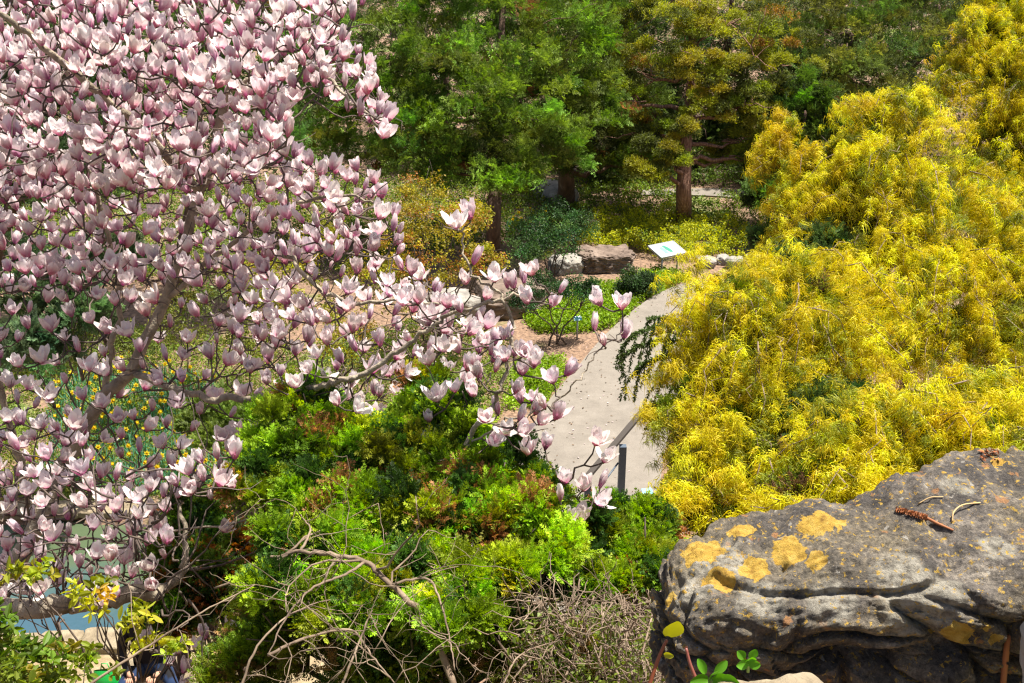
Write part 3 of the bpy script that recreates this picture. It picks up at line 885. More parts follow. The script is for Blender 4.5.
golden('orange-tinged golden cypress with bare grey twigs leaning left in front of the dark conifers',
       [(790, 130, 22, 12.2), (805, 155, 30, 12), (780, 160, 24, 12.2), (830, 190, 36, 11.8), (795, 200, 30, 11.9), (845, 150, 22, 12), (820, 235, 44, 11.6), (800, 265, 40, 11.4), (860, 215, 26, 11.6), (785, 240, 18, 11.7)], 160, c0=(0.65, 0.51, 0.018),
       extra=[[(870, 180, 11.5), (845, 160, 11.6), (822, 136, 11.9)], [(865, 172, 11.5), (850, 178, 11.4), (830, 190, 11.4)], [(840, 240, 11.2), (825, 215, 11.4), (838, 190, 11.5)], [(815, 250, 11.2), (806, 220, 11.5), (812, 190, 11.6)]])
# green patches between the yellow ones
shrub('green_conifer', 'dark green conifer sprays showing between the golden cypresses near the path', 'shrub',
      [(825, 258, 30, 11.0), (770, 255, 24, 12.3), (855, 265, 30, 11.2), (800, 275, 24, 11.0)], FAN, NEEDLE, 22, 30, (0.075, 0.13, 0.035), 0.25, 1.1, 0.36)
shrub('green_conifer', 'dark green juniper in the hollow between the lower golden cypress mounds', 'shrub',
      [(815, 432, 40, 8.7), (850, 425, 30, 8.9), (780, 425, 30, 8.9), (700, 500, 26, 8.9)], FAN, NEEDLE, 22, 40, (0.07, 0.12, 0.028), 0.25, 1.0, 0.36)

# ------------------------------------------------------------------ ground cover (nobody could count it)
def carpet(name, poly, n, protos, mat, c0, var, scale, hgt=0.05, alt=None, altp=0, lump=0.0):
    poly = np.array([tuple(P(*p, z=0))[:2] for p in poly])
    lo, hi = poly.min(0), poly.max(0)
    q = R.uniform(lo, hi, (n * 3, 2))
    q = q[inside(poly, q[:, 0], q[:, 1])][:n]
    f = np.array([noise.noise(Vector((a * 1.3, b * 1.3, 3))) for a, b in q])
    lm = np.array([noise.fractal(Vector((a * 2.2, b * 2.2, 9)), 0.8, 2, 3) for a, b in q])
    k = f > -0.5
    q, f, lm = q[k], f[k], lm[k]
    z = T(q[:, 0], q[:, 1]) + hgt * R.uniform(0.2, 1, len(q)) + lump * np.clip(lm + 0.4, 0, 1)
    pos = np.column_stack([q, z])
    dr = R.normal(0, 0.5, (len(q), 3)) + np.array([0, 0, 1])
    cols = np.array(c0) * (1 + R.normal(0, var, (len(q), 1))) * (1 + 0.35 * f[:, None])
    if alt is not None:
        kk = (R.uniform(size=len(q)) < altp)
        cols[kk] = np.array(alt) * R.uniform(0.7, 1.3, (kk.sum(), 1))
    V, F, C = scatter(protos, pos, dr, R.uniform(0.7, 1.3, len(q)) * scale, np.clip(cols, 0.004, 0.8))
    return tag(mesh_np(name, V, F, mat, None, C), None, None, None, 'stuff')

carpet('yellow_groundcover', [(560, 262), (590, 240), (600, 222), (660, 222), (690, 228), (745, 236), (748, 258), (690, 262), (660, 262), (640, 256), (575, 256), (520, 275)], 3000, FARLEAF, LEAF, (0.46, 0.47, 0.018), 0.2, 0.55, 0.12, (0.15, 0.22, 0.03), 0.25, 0.5)
carpet('green_groundcover', [(575, 334), (612, 328), (640, 304), (668, 288), (690, 278), (660, 272), (600, 290), (560, 300), (525, 322), (540, 334)], 3600, FARLEAF, LEAF, (0.23, 0.37, 0.016), 0.2, 0.6, 0.05, (0.22, 0.30, 0.03), 0.3, 0.12)
carpet('bed_groundcover', [(505, 410), (542, 408), (568, 374), (560, 362), (520, 358)], 900, FARLEAF, LEAF, (0.23, 0.37, 0.016), 0.2, 0.55, 0.05, (0.26, 0.36, 0.03), 0.3, 0.1)
carpet('leafy_groundcover', [(300, 560), (420, 520), (480, 470), (505, 410), (510, 340), (440, 320), (300, 350), (100, 330), (-80, 360), (-80, 505), (190, 508)], 12000, FARLEAF, LEAF, (0.16, 0.23, 0.03), 0.3, 0.5, 0.07, (0.26, 0.27, 0.04), 0.2, 0.15)
carpet('woodland_groundcover', [(380, 270), (560, 240), (600, 222), (760, 232), (900, 240), (1100, 230), (1100, 206), (690, 202), (680, 186), (380, 182), (-100, 190), (-100, 300)], 15000, FARLEAF, LEAF, (0.13, 0.20, 0.025), 0.4, 0.65, 0.12, (0.26, 0.28, 0.03), 0.15, 0.25)
carpet('clearing_groundcover', [(600, 186), (690, 187), (880, 190), (880, 140), (600, 140)], 5000, FARLEAF, LEAF, (0.12, 0.18, 0.03), 0.35, 0.9, 0.15, (0.24, 0.19, 0.12), 0.15, 0.3)
carpet('far_groundcover', [(-200, 185), (500, 187), (640, 187), (860, 190), (1200, 185), (1300, 40), (1200, 5), (-200, 5)], 8000, FARLEAF, LEAF, (0.07, 0.10, 0.025), 0.4, 1.8, 0.3, (0.26, 0.20, 0.13), 0.12, 0.8)
carpet('pond_moss', [(185, 640), (260, 650), (330, 600), (300, 560), (190, 508), (188, 545)], 1500, FARLEAF, LEAF, (0.20, 0.24, 0.04), 0.25, 0.45, 0.05, (0.32, 0.25, 0.12), 0.4, 0.1)

lt = MB()
for k in range(420):
    q_ = R.uniform()
    px, py = [(482, 520), (515, 458), (545, 408), (575, 372), (605, 337), (640, 307)][R.integers(0, 6)]
    p = P(px, py, z=0.05)
    off = abs(R.normal(0, 0.35)) if R.uniform() < 0.7 else R.uniform(0, 2.0)
    c = np.array((p.x + off + R.normal(0, 0.3), p.y + R.uniform(-1.2, 1.2), 0.05 + R.uniform(0.002, 0.008)))
    blade(lt, c, unit(np.array([R.normal(), R.normal(), R.normal(0, .1)])), R.uniform(0.02, 0.06), R.uniform(0.012, 0.03), 0, np.array((0.16, 0.10, 0.055)) * R.uniform(0.4, 1.5) if R.uniform() < 0.75 else (0.6, 0.48, 0.48), 1, np.array([0.1, 0.1, 1.0]))
tag(mesh_np('path_litter', np.concatenate(lt.V), np.concatenate(lt.F), LEAF, None, np.concatenate(lt.C)), kind='stuff')

# daffodils ---------------------------------------------------------
def daffodil(seed):
    mb = MB(); fl = MB()
    V, F, C = STRAP[seed % 4]
    mb.add(V, F, None); mb.C[-1] = C * np.array([0.115, 0.31, 0.17])
    for k in range(1):
        p = np.array([R.normal(0, 0.10), R.normal(0, 0.10), R.uniform(0.24, 0.36)])
        add_tube(mb, [p * np.array([.4, .4, 0]), p], 0.006, 4, (0.10, 0.2, 0.05))
        ax = unit(np.array([R.normal(0, 0.6), -0.8, 0.3]))
        M = basis(ax[None])[0]
        for a in range(6):
            th = a * math.pi / 3
            d = M @ np.array([math.cos(th), math.sin(th), 0.1])
            blade(fl, p, d, 0.04, 0.028, 0, (0.75, 0.66, 0.05), 1, ax)
        th = np.linspace(0, 2 * math.pi, 7)[:-1]
        ring = np.array([np.array([math.cos(t), math.sin(t), 0]) for t in th])
        c0_ = (ring * 0.012) @ M.T + p; c1_ = (ring * 0.017 + np.array([0, 0, 0.03])) @ M.T + p
        fl.add(np.vstack([c0_, c1_]), [[i, (i + 1) % 6, 6 + (i + 1) % 6, 6 + i] for i in range(6)], (0.80, 0.52, 0.015))
    return mb, fl
PETALY = leaf_mat('daffodil_petal', 0.5, 0.25)
protod = []
for s_ in range(4):
    mb, fl = daffodil(s_)
    r0 = empty('daffodil', (0, 0, 0), 'clump of yellow daffodils with blue-green strap leaves in the bed behind the magnolia', 'daffodil clump', 'daffodil clumps in the bed behind the magnolia')
    lo = mb.build('leaf_clump', LEAF, r0)
    fo = fl.build('blossoms', PETALY, r0)
    protod.append((r0, lo, fo))
bed = np.array([tuple(P(*p, z=0))[:2] for p in [(60, 395), (120, 370), (200, 385), (230, 402), (190, 430), (200, 460), (290, 455), (250, 490), (120, 495), (40, 490)]])
cnt = 0
far = np.array([tuple(P(*p, z=0))[:2] for p in [(505, 238), (512, 222), (552, 222), (552, 236)]])
spots = []
for poly, mn, mx_ in ((bed, 0.2, 150), (far, 0.3, 26)):
    lst = []
    for _ in range(6000):
        p = R.uniform(poly.min(0), poly.max(0))
        if inside(poly, p[0], p[1]) and all((p[0] - a) ** 2 + (p[1] - b) ** 2 > mn * mn for a, b in lst):
            lst.append(tuple(p))
        if len(lst) >= mx_: break
    spots.append(lst)
used = set()
for gi, lst in enumerate(spots):
    for k, (x, y) in enumerate(lst):
        src = protod[(k + gi * 2) % 4]
        if id(src) not in used and gi == 0:
            used.add(id(src)); r0 = src[0]
        else:
            r0 = src[0].copy(); COL.objects.link(r0)
            for ch in src[1:]:
                c = ch.copy(); COL.objects.link(c); c.parent = r0
        r0.location = (x, y, Tz(x, y)); r0.rotation_euler = (0, 0, R.uniform(-0.7, 0.7)); r0.scale = (1.2, 1.2, 1.1)
        if gi == 1:
            r0['label'] = 'clump of golden daffodils in the sunny bed right of the arborvitae trunk'
            r0['group'] = 'daffodil clumps beyond the arborvitae trunk'

# ------------------------------------------------------------------ information sign, labels, post with sloping bar
def plain(name, c, rough=0.5, metal=0.0):
    m, n, l, b, out = nmat(name)
    tc = n.new('ShaderNodeTexCoord'); ns = n.new('ShaderNodeTexNoise'); ns.inputs['Scale'].default_value = 25; ns.inputs['Detail'].default_value = 5
    l.new(tc.outputs['Object'], ns.inputs['Vector'])
    mr = n.new('ShaderNodeMapRange'); mr.inputs['To Min'].default_value = 0.88; mr.inputs['To Max'].default_value = 1.08
    l.new(ns.outputs[0], mr.inputs['Value'])
    hs = n.new('ShaderNodeHueSaturation'); hs.inputs['Color'].default_value = (*c, 1)
    l.new(mr.outputs[0], hs.inputs['Value']); l.new(hs.outputs[0], b.inputs['Base Color'])
    b.inputs['Roughness'].default_value = rough; b.inputs['Metallic'].default_value = metal
    return m
WHITE = plain('sign_white', (0.42, 0.47, 0.455), 0.25)
METAL = plain('grey_metal', (0.36, 0.38, 0.40), 0.45, 0.6)
SIGNGREEN = plain('sign_green', (0.05, 0.24, 0.17), 0.3)
SIGNPALE = plain('sign_pale_green', (0.18, 0.36, 0.29), 0.3)
SIGNTEXT = plain('sign_text_grey', (0.25, 0.30, 0.30), 0.4)
POSTM = plain('slate_paint', (0.08, 0.105, 0.14), 0.5)
BARM = plain('dark_brown', (0.05, 0.041, 0.034), 0.9)
TEAL = plain('teal_label', (0.10, 0.42, 0.48), 0.3)

sg = P(666, 272, z=0)
sign = empty('information_sign', (sg.x, sg.y, 0), 'white slanted information panel on two thin metal legs beside the path', 'sign')
# four corners of the panel as it stands: slanted reading board turned towards the path
Ms = Matrix.Rotation(math.radians(30), 3, 'Z') @ Matrix.Rotation(math.radians(14), 3, 'X')
cS = Vector((sg.x, sg.y, 0.48))
def sbox(name, c, h, mat, parent, up=0.0):
    mb = MB()
    box(mb, cS + Ms @ Vector(c), h, Ms)
    return mb.build(name, mat, parent)
pn = sbox('panel', (0, 0, 0), (0.31, 0.23, 0.012), WHITE, sign)
fr = MB()
for c, h in [((0, -0.236, 0), (0.32, 0.008, 0.02)), ((0, 0.236, 0), (0.32, 0.008, 0.02)), ((-0.318, 0, 0), (0.008, 0.228, 0.02)), ((0.318, 0, 0), (0.008, 0.228, 0.02))]:
    box(fr, cS + Ms @ Vector(c), h, Ms)
fr.build('frame', METAL, sign)
gm = MB()
sh_ = np.array([(-0.045, 0.14), (0.0, 0.16), (0.05, 0.08), (0.075, -0.05), (0.06, -0.12), (0.0, -0.11), (-0.03, -0.02)])
Vg = np.array([tuple(cS + Ms @ Vector((a, b, 0.0145))) for a, b in sh_]); 
mesh_np('printed_picture', Vg, [np.arange(7)[None]], SIGNGREEN, pn)
sh2 = np.array([(-0.14, 0.10), (-0.07, 0.12), (-0.04, 0.0), (-0.05, -0.14), (-0.13, -0.13)])
mesh_np('printed_picture', np.array([tuple(cS + Ms @ Vector((a, b, 0.0145))) for a, b in sh2]), [np.arange(5)[None]], SIGNPALE, pn)
tx = MB()
for k in range(9):
    for x0, x1 in ((-0.28, -0.17), (0.12, 0.27)):
        w_ = (x1 - x0) * R.uniform(0.8, 1)
        box(tx, cS + Ms @ Vector((x0 + w_ / 2, 0.15 - k * 0.035, 0.0135)), (w_ / 2, 0.005, 0.0015), Ms)
tx.build('printed_text', SIGNTEXT, pn)
for sx in (-0.2, 0.2):
    lm = MB()
    for dy in (-0.13,):
        top_ = cS + Ms @ Vector((sx, dy, -0.02))
        add_tube(lm, [top_, Vector((top_.x - 0.03, top_.y - 0.02, -0.05))], 0.018, 8)
    lm.build('leg', METAL, sign, True)
bm_ = MB()
add_tube(bm_, [cS + Ms @ Vector((-0.2, -0.13, -0.14)), cS + Ms @ Vector((0.2, -0.13, -0.14))], 0.012, 6)
bm_.build('crossbar', METAL, sign, True)

def plant_label(px, py, h, label, mat=TEAL, zg=0.0, t=None, w=0.045):
    p = P(px, py, z=zg) if t is None else P(px, py, t=t)
    zb = Tz(p.x, p.y)
    r = empty('plant_label', (p.x, p.y, zb), label, 'plant label', 'plant labels')
    mb = MB(); add_tube(mb, [(p.x, p.y, zb - 0.03), (p.x, p.y, p.z + h)], 0.016, 6); mb.build('stake', METAL, r, True)
    mb = MB(); M_ = Matrix.Rotation(0.3, 3, 'Z') @ Matrix.Rotation(math.radians(35), 3, 'X')
    box(mb, Vector((p.x, p.y - 0.01, p.z + h + 0.02)), (w * 1.6, w, 0.006), M_); mb.build('plate', mat, r)
plant_label(577, 339, 0.38, 'teal plant label on a grey stake at the left edge of the path')
plant_label(646, 512, 0.30, 'small teal plant label in the bare soil below the slate post')
plant_label(455, 532, 0.05, 'light blue plant label half hidden inside the green cypress', plain('pale_blue_label', (0.25, 0.55, 0.72), 0.25), t=7.2, w=0.035)

hr = P(620, 512, z=0)
slant_bar = empty('post_and_bar', (hr.x, hr.y, 0), 'dark sloping bar on a slate grey post at the lower end of the path', 'post_and_bar')
top_ = P(621, 445, y=hr.y)
mb = MB(); box(mb, (hr.x, hr.y, top_.z / 2 - 0.05), (0.045, 0.045, top_.z / 2 + 0.04)); mb.build('post', POSTM, slant_bar)
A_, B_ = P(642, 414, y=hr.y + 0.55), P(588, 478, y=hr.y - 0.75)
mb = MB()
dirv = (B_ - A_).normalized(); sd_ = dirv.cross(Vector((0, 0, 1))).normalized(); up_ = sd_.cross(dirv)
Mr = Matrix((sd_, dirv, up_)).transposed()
box(mb, (A_ + B_) / 2 + Vector((0, 0, 0.03)), (0.038, (B_ - A_).length / 2, 0.02), Mr)  # plain dark box slanting over the post top, towards the near left
mb.build('slant_bar', BARM, slant_bar)
mb = MB(); add_tube(mb, [P(618, 463, y=hr.y), P(604, 482, y=hr.y - 0.35)], 0.012, 6); mb.build('thin_bar', POSTM, slant_bar, True)
o2 = P(588, 478, y=hr.y - 0.7)
mb = MB(); box(mb, (o2.x, hr.y - 0.7, (o2.z) / 2 - 0.04), (0.04, 0.04, o2.z / 2)); mb.build('post', POSTM, slant_bar)

# ------------------------------------------------------------------ the bank: green cypress shrubs, bare branches, dry twigs
HG = (0.23, 0.33, 0.016)
shrub('cypress_shrub', 'large bright green cypress shrub with rusty dead patches in the middle of the bank', 'shrub',
      [(300, 404, 25, 4.68), (322, 420, 28, 4.62), (278, 430, 24, 4.58), (425, 398, 22, 4.71), (444, 412, 28, 4.65), (402, 428, 28, 4.59), (470, 450, 28, 4.50), (505, 476, 34, 4.40), (345, 468, 31, 4.43), (420, 462, 36, 4.45), (385, 440, 28, 4.54), (480, 508, 36, 4.27), (375, 510, 36, 4.26), (440, 545, 39, 4.12), (308, 500, 28, 4.30), (525, 530, 36, 4.18), (395, 575, 36, 4.00), (325, 555, 31, 4.08), (280, 590, 31, 3.94), (480, 590, 36, 3.94), (345, 618, 31, 3.83), (435, 632, 34, 3.77), (520, 585, 34, 3.96), (305, 452, 34, 4.49), (270, 470, 25, 4.42), (340, 515, 39, 4.24), (425, 520, 45, 4.22), (290, 540, 36, 4.14), (380, 470, 36, 4.42), (455, 490, 34, 4.34), (500, 530, 34, 4.18), (250, 500, 22, 4.30), (540, 500, 22, 4.30), (345, 440, 20, 4.54), (330, 600, 28, 3.90), (470, 630, 31, 3.78), (560, 560, 28, 4.06)],
      FAN, NEEDLE, 9, 36, tuple(1.15 * v for v in HG), 0.34, 0.62, 0.36, deadcol=(0.36, 0.17, 0.06), dead=0.075, alt=(0.06, 0.13, 0.02), altp=0.2, sr=0.022, base=Vector((-0.45, 3.75, Tz(-0.45, 3.75))))
shrub('cypress_shrub', 'green cypress shrub with upright tips in front of the slate post', 'shrub',
      [(606, 526, 20, 4.6), (642, 530, 22, 4.6), (588, 545, 32, 4.5), (630, 562, 32, 4.5), (560, 575, 34, 4.4), (605, 590, 32, 4.35), (545, 545, 26, 4.5), (652, 575, 22, 4.4)],
      FAN, NEEDLE, 15, 36, (0.20, 0.30, 0.018), 0.28, 0.64, 0.36, dead=0.08, alt=(0.05, 0.11, 0.02), altp=0.2, sr=0.025)
shrub('cypress_shrub', 'small dark green cypress shrub left of the bare grey branches', 'shrub',
      [(195, 525, 22, 5.6), (190, 560, 28, 5.5), (215, 590, 26, 5.4), (175, 605, 24, 5.4), (235, 560, 22, 5.6), (170, 620, 16, 5.3)],
      FAN, NEEDLE, 24, 32, (0.11, 0.20, 0.022), 0.25, 0.75, 0.38, dead=0.1, alt=(0.03, 0.07, 0.02), altp=0.3, sr=0.02)

# low mixed greenery under the branches
shrub('low_shrub', 'low yellow-green leafy shrub under the bare branches at the bottom', 'shrub',
      [(330, 640, 50, 4.3), (420, 650, 50, 4.2), (500, 650, 46, 4.1), (270, 640, 40, 4.4), (470, 610, 36, 4.6), (560, 670, 40, 4.0), (380, 690, 50, 4.0), (300, 590, 34, 4.8), (250, 680, 40, 4.3)],
      FAN[:3] + [sprig(6, 0.026, 0.012) for _ in range(3)], LEAF, 24, 30, (0.20, 0.27, 0.02), 0.3, 0.6, 0.38, alt=(0.07, 0.13, 0.02), altp=0.3, dead=0.12, deadcol=(0.33, 0.20, 0.08))

def twiggy(name, label, mains, mat, sub=5, seed=0, r0=0.02, fine=0.35, group=None, base=None, cat='shrub'):
    """bare branches: hand-set main stems (px, py, t) that fork into fine twigs"""
    first = P(*mains[0][0])
    if base is None: base = Vector((first.x, first.y, Tz(first.x, first.y)))
    root = empty(name, base, label, cat, group)
    fine_mb = MB()
    for m_ in mains:
        r_ = m_[-1]; pts = spline([P(*q) for q in m_[:-1]], 7, r_ * 0.12)
        r_ *= 0.46
        mb = MB(); add_tube(mb, pts, np.linspace(r_, r_ * 0.35, len(pts)), 7)
        mb.build('branch', mat, root, True)
        for k in range(sub):
            i = R.integers(2, len(pts))
            d = unit(R.normal(size=3) * np.array([1, 0.7, 0.8]) + np.array([0, -0.1, 0.25]))
            ln = fine * R.uniform(0.4, 1.2)
            q_ = [pts[i]]
            for s in range(7):
                d = unit(d + R.normal(0, 0.28, 3)); q_.append(q_[-1] + d * ln / 7)
                if R.uniform() < 0.45:
                    e = unit(d + R.normal(0, 0.7, 3)); w_ = [q_[-1]]
                    for u in range(5):
                        e = unit(e + R.normal(0, 0.3, 3)); w_.append(w_[-1] + e * ln / 11)
                    add_tube(fine_mb, w_, np.linspace(r_ * 0.17, r_ * 0.06, len(w_)), 4)
            add_tube(fine_mb, q_, np.linspace(r_ * 0.4, r_ * 0.14, len(q_)), 5)
    fine_mb.build('twigs', mat, root, True)
    return root

twiggy('bare_shrub', 'arching bare grey-brown branches tangled across the bottom middle', [
    [(455, 690, 3.64), (425, 620, 3.72), (390, 585, 3.72), (365, 562, 3.77), (330, 555, 3.80), (295, 552, 3.85), (255, 565, 3.90), (215, 590, 3.90), 0.026],
    [(365, 562, 3.77), (345, 575, 3.64), (310, 590, 3.54), (285, 620, 3.46), (268, 655, 3.38), 0.012],
    [(300, 552, 3.85), (310, 530, 3.98), (300, 515, 4.06), 0.012],
    [(390, 585, 3.72), (425, 578, 3.72), (440, 600, 3.64), (450, 640, 3.54), (455, 670, 3.46), 0.011],
    [(440, 612, 3.72), (470, 603, 3.80), (500, 600, 3.90), (560, 592, 3.98), 0.013],
    [(268, 655, 3.38), (300, 640, 3.46), (350, 630, 3.54), (375, 660, 3.38), (395, 683, 3.28), 0.012],
    [(80, 690, 3.38), (150, 645, 3.46), (210, 608, 3.54), (256, 585, 3.72), 0.010],
    [(390, 560, 3.98), (405, 535, 4.15), (430, 525, 4.24), 0.010],
    [(340, 690, 3.38), (360, 640, 3.46), (372, 610, 3.64), 0.010],
    [(240, 690, 3.46), (262, 640, 3.54), (310, 605, 3.72), (380, 598, 3.80), 0.010],
    [(500, 690, 3.38), (520, 655, 3.46), (560, 640, 3.54), 0.009],
], DRYTWIG, 7, r0=0.02)

# dry thicket: hundreds of fine dry twigs
tk_ = P(600, 665, t=4.0)
dry = empty('dry_thicket', Vector((tk_.x, tk_.y, Tz(tk_.x, tk_.y))), 'low thicket of leafless greyish dry twigs left of the lichen boulder', 'shrub')
mb = MB()
for k in range(980):
    px, py = R.uniform(515, 668), R.uniform(598, 720)
    if px > 640 and py < 605: continue
    a = np.array(tuple(P(px, py, t=R.uniform(3.55, 4.35))))
    d = unit(R.normal(size=3) + np.array([0, 0, 0.5])); ln = R.uniform(0.06, 0.22)
    q_ = [a]
    for s in range(5):
        d = unit(d + R.normal(0, 0.4, 3)); q_.append(q_[-1] + d * ln / 5)
    r_ = R.uniform(0.0012, 0.0032)
    add_tube(mb, q_, np.linspace(r_, r_ * 0.5, 6), 4)
for k in range(26):
    px = R.uniform(520, 660)
    a = P(px, 720, t=R.uniform(3.5, 4.0)); b2 = P(px + R.normal(0, 25), R.uniform(600, 640), t=R.uniform(3.8, 4.3))
    limb_mb(mb, a, b2, 0.006, 0.003, 0.04, 5)
mb.build('twigs', DRYTWIG, dry, True)
pos = np.array([tuple(P(R.uniform(520, 665), R.uniform(612, 700), t=R.uniform(3.6, 4.3))) for _ in range(380)])
V, F, C = scatter([leafy(6, 0.03, 0.018, 0.03) for _ in range(3)], pos, R.normal(size=pos.shape) + np.array([0, 0, .7]), R.uniform(0.5, 1.0, 380), np.array((0.17, 0.23, 0.03)) * R.uniform(0.4, 1.3, (380, 1)))
mesh_np('foliage', V, F, LEAF, dry, C)

# yellow-green young leaves, bottom left
YL = [sprig(6, 0.052, 0.021) for _ in range(5)]
shrub('young_leaf_shrub', 'shrub with fresh yellow-green leaves at the bottom left corner', 'shrub',
      [(25, 668, 34, 3.6), (70, 676, 30, 3.5), (0, 640, 24, 3.6), (40, 700, 40, 3.4), (0, 700, 36, 3.4)], YL, LEAF, 9, 5, (0.15, 0.21, 0.02), 0.3, 0.75, 0.45, dead=0.04, deadcol=(0.5, 0.33, 0.02), sr=0.008, upper=-0.6)
shrub('young_leaf_shrub', 'sparse stem of yellowing young leaves in front of the pale magnolia limb', 'shrub',
      [(30, 575, 20, 3.7), (95, 600, 18, 3.7), (150, 622, 18, 3.8), (165, 650, 18, 3.8)], YL, LEAF, 4, 4, (0.32, 0.34, 0.02), 0.2, 0.75, 0.45, dead=0.12, deadcol=(0.55, 0.33, 0.02), sr=0.007, upper=-0.6)

# ------------------------------------------------------------------ magnolia
def petal(prof, L, W, cup, az, tilt0, rows=6, cols=5, twist=0.0, pink=(0.62, 0.17, 0.38), pinkto=0.62):
    """prof(s) = angle from the flower's axis along the petal; outside is the front"""
    s = np.linspace(0, 1, rows)
    ang = np.array([prof(v) for v in s]) + tilt0
    rr, zz = 0.006, 0.0
    rad, hgt = [rr], [zz]
    for i in range(1, rows):
        a = 0.5 * (ang[i] + ang[i - 1]); ds = L / (rows - 1)
        rr += math.sin(a) * ds; zz += math.cos(a) * ds
        rad.append(rr); hgt.append(zz)
    w = np.linspace(-1, 1, cols)
    wid = W * np.maximum(0.05, np.sin(math.pi * np.clip(0.10 + 0.83 * s ** 1.15, 0, 1)) ** 0.75)
    V, C = [], []
    for i in range(rows):
        na = ang[i]
        for u in w:
            lat = u * wid[i]
            inn = cup * wid[i] * (u * u)
            r_ = rad[i] - inn * math.cos(na)
            h_ = hgt[i] + inn * math.sin(na) * 0.6
            x, y = r_, lat
            V.append((x * math.cos(az) - y * math.sin(az), x * math.sin(az) + y * math.cos(az), h_))
            f = 1 - float(sstep(0.05, pinkto, s[i] + 0.30 * abs(u) - 0.06))
            c = np.array(pink) * f + np.array((0.89, 0.78, 0.775)) * (1 - f)
            C.append(c)
    F = []
    for i in range(rows - 1):
        for j in range(cols - 1):
            q = i * cols + j
            F.append([q, q + 1, q + cols + 1, q + cols])
    return np.array(V), np.array(F), np.array(C)

def blossom_proto(kind):
    mb = MB()
    pk = (R.uniform(0.50, 0.64), R.uniform(0.09, 0.15), R.uniform(0.27, 0.36))
    H = 0.1
    def addp(*a, **k):
        V, F, C = petal(*a, **k)
        V = V + R.normal(0, 0.0022, V.shape)
        mb.add(V, F, (1, 1, 1)); mb.C[-1] = C
    if kind == 'bud':
        for k in range(5):
            addp(lambda s: 0.42 - 0.75 * s, H * R.uniform(0.9, 1.02), 0.017, 0.55, k * 2 * math.pi / 5 + R.normal(0, .1), R.normal(0, .04), pink=pk, pinkto=0.95)
    elif kind == 'goblet':
        for k in range(4):
            addp(lambda s: 0.62 - 0.98 * s, H * R.uniform(0.85, 1.0), 0.024, 0.55, k * math.pi / 2 + 0.4 + R.normal(0, .12), R.normal(0, .07), pink=pk, pinkto=0.97)
        for k in range(4):
            addp(lambda s: 0.62 - 0.72 * s, H * R.uniform(0.95, 1.08), 0.028, 0.5, k * math.pi / 2 + R.normal(0, .15), R.normal(0.04, .1), pink=pk, pinkto=0.97)
    elif kind == 'cup':
        for k in range(4):
            addp(lambda s: 0.70 - 0.95 * s, H * R.uniform(0.85, 1.0), 0.027, 0.45, k * math.pi / 2 + 0.4 + R.normal(0, .15), R.normal(0.05, .1), pink=pk, pinkto=0.86)
        for k in range(4):
            addp(lambda s: 0.76 - 0.58 * s, H * R.uniform(0.95, 1.1), 0.029, 0.35, k * math.pi / 2 + R.normal(0, .2), R.normal(0.1, .16), pink=pk, pinkto=0.86)
    else:
        for k in range(4):
            addp(lambda s: 0.75 - 0.8 * s, H * R.uniform(0.85, 1.0), 0.027, 0.4, k * math.pi / 2 + 0.4 + R.normal(0, .2), R.normal(0.1, .15), pink=pk, pinkto=0.68)
        for k in range(4):
            addp(lambda s: 0.85 - 0.4 * s, H * R.uniform(1.0, 1.12), 0.027, 0.25, k * math.pi / 2 + R.normal(0, .25), R.normal(0.1, .25), pink=pk, pinkto=0.68)
    # brown calyx
    V, F, T_ = tube([(0, 0, -0.012), (0, 0, -0.003), (0, 0, 0.010)], [0.004, 0.0075, 0.006], 6)
    mb.add(V, F, (0.20, 0.15, 0.06))
    return np.concatenate(mb.V), np.concatenate(mb.F), np.concatenate(mb.C)

kinds = ['bud', 'bud', 'goblet', 'goblet', 'goblet', 'goblet', 'cup', 'cup', 'open']
BP = [blossom_proto(k) for k in kinds * 4]

def dart(poly, n, gap, edge=None):
    poly = np.array(poly, float)
    out = []
    tries = 0
    while len(out) < n and tries < n * 60:
        tries += 1
        p = R.uniform(poly.min(0), poly.max(0))
        if not inside(poly, p[0], p[1]): continue
        if out:
            o_ = np.array(out)
            if np.min(np.hypot(o_[:, 0] - p[0], o_[:, 1] - p[1])) < gap: continue
        out.append(p)
    return out

BL = []   # px, py, t
def region(poly, n, gap, t0, t1):
    for p in dart(poly, n, gap):
        BL.append((p[0], p[1], R.uniform(t0, t1)))
A1 = [(-25, -20), (372, -20), (345, 30), (375, 65), (392, 135), (345, 105), (310, 80), (285, 105), (295, 145), (240, 170), (150, 185), (-25, 195)]
region(A1, 470, 9, 4.0, 4.9)
region(A1, 240, 13, 4.8, 5.9)
A2 = [(-25, 175), (150, 175), (290, 140), (368, 165), (398, 205), (400, 235), (330, 250), (240, 260), (150, 275), (-25, 285)]
region(A2, 190, 12, 4.4, 5.2)
region(A2, 90, 16, 5.1, 6.0)
A3 = [(230, 235), (330, 240), (400, 235), (420, 262), (470, 300), (500, 340), (470, 400), (430, 415), (360, 420), (300, 395), (240, 360)]
region(A3, 105, 16, 4.3, 5.0)
region(A3, 70, 18, 5.0, 5.9)
A4 = [(-25, 270), (240, 255), (260, 400), (290, 430), (240, 470), (170, 470), (100, 440), (-25, 440)]
region(A4, 120, 16, 4.7, 5.4)
A5 = [(-25, 410), (80, 420), (110, 470), (190, 455), (250, 440), (245, 490), (170, 500), (165, 575), (100, 600), (-25, 590)]
region(A5, 115, 14, 3.9, 4.8)
region(A5, 18, 22, 4.8, 5.5)
A6 = [(240, 380), (440, 390), (480, 420), (440, 440), (330, 440), (260, 450)]
region(A6, 26, 20, 4.4, 5.0)
region([(200, 500), (330, 470), (560, 520), (520, 570), (250, 560)], 10, 40, 4.6, 5.0)
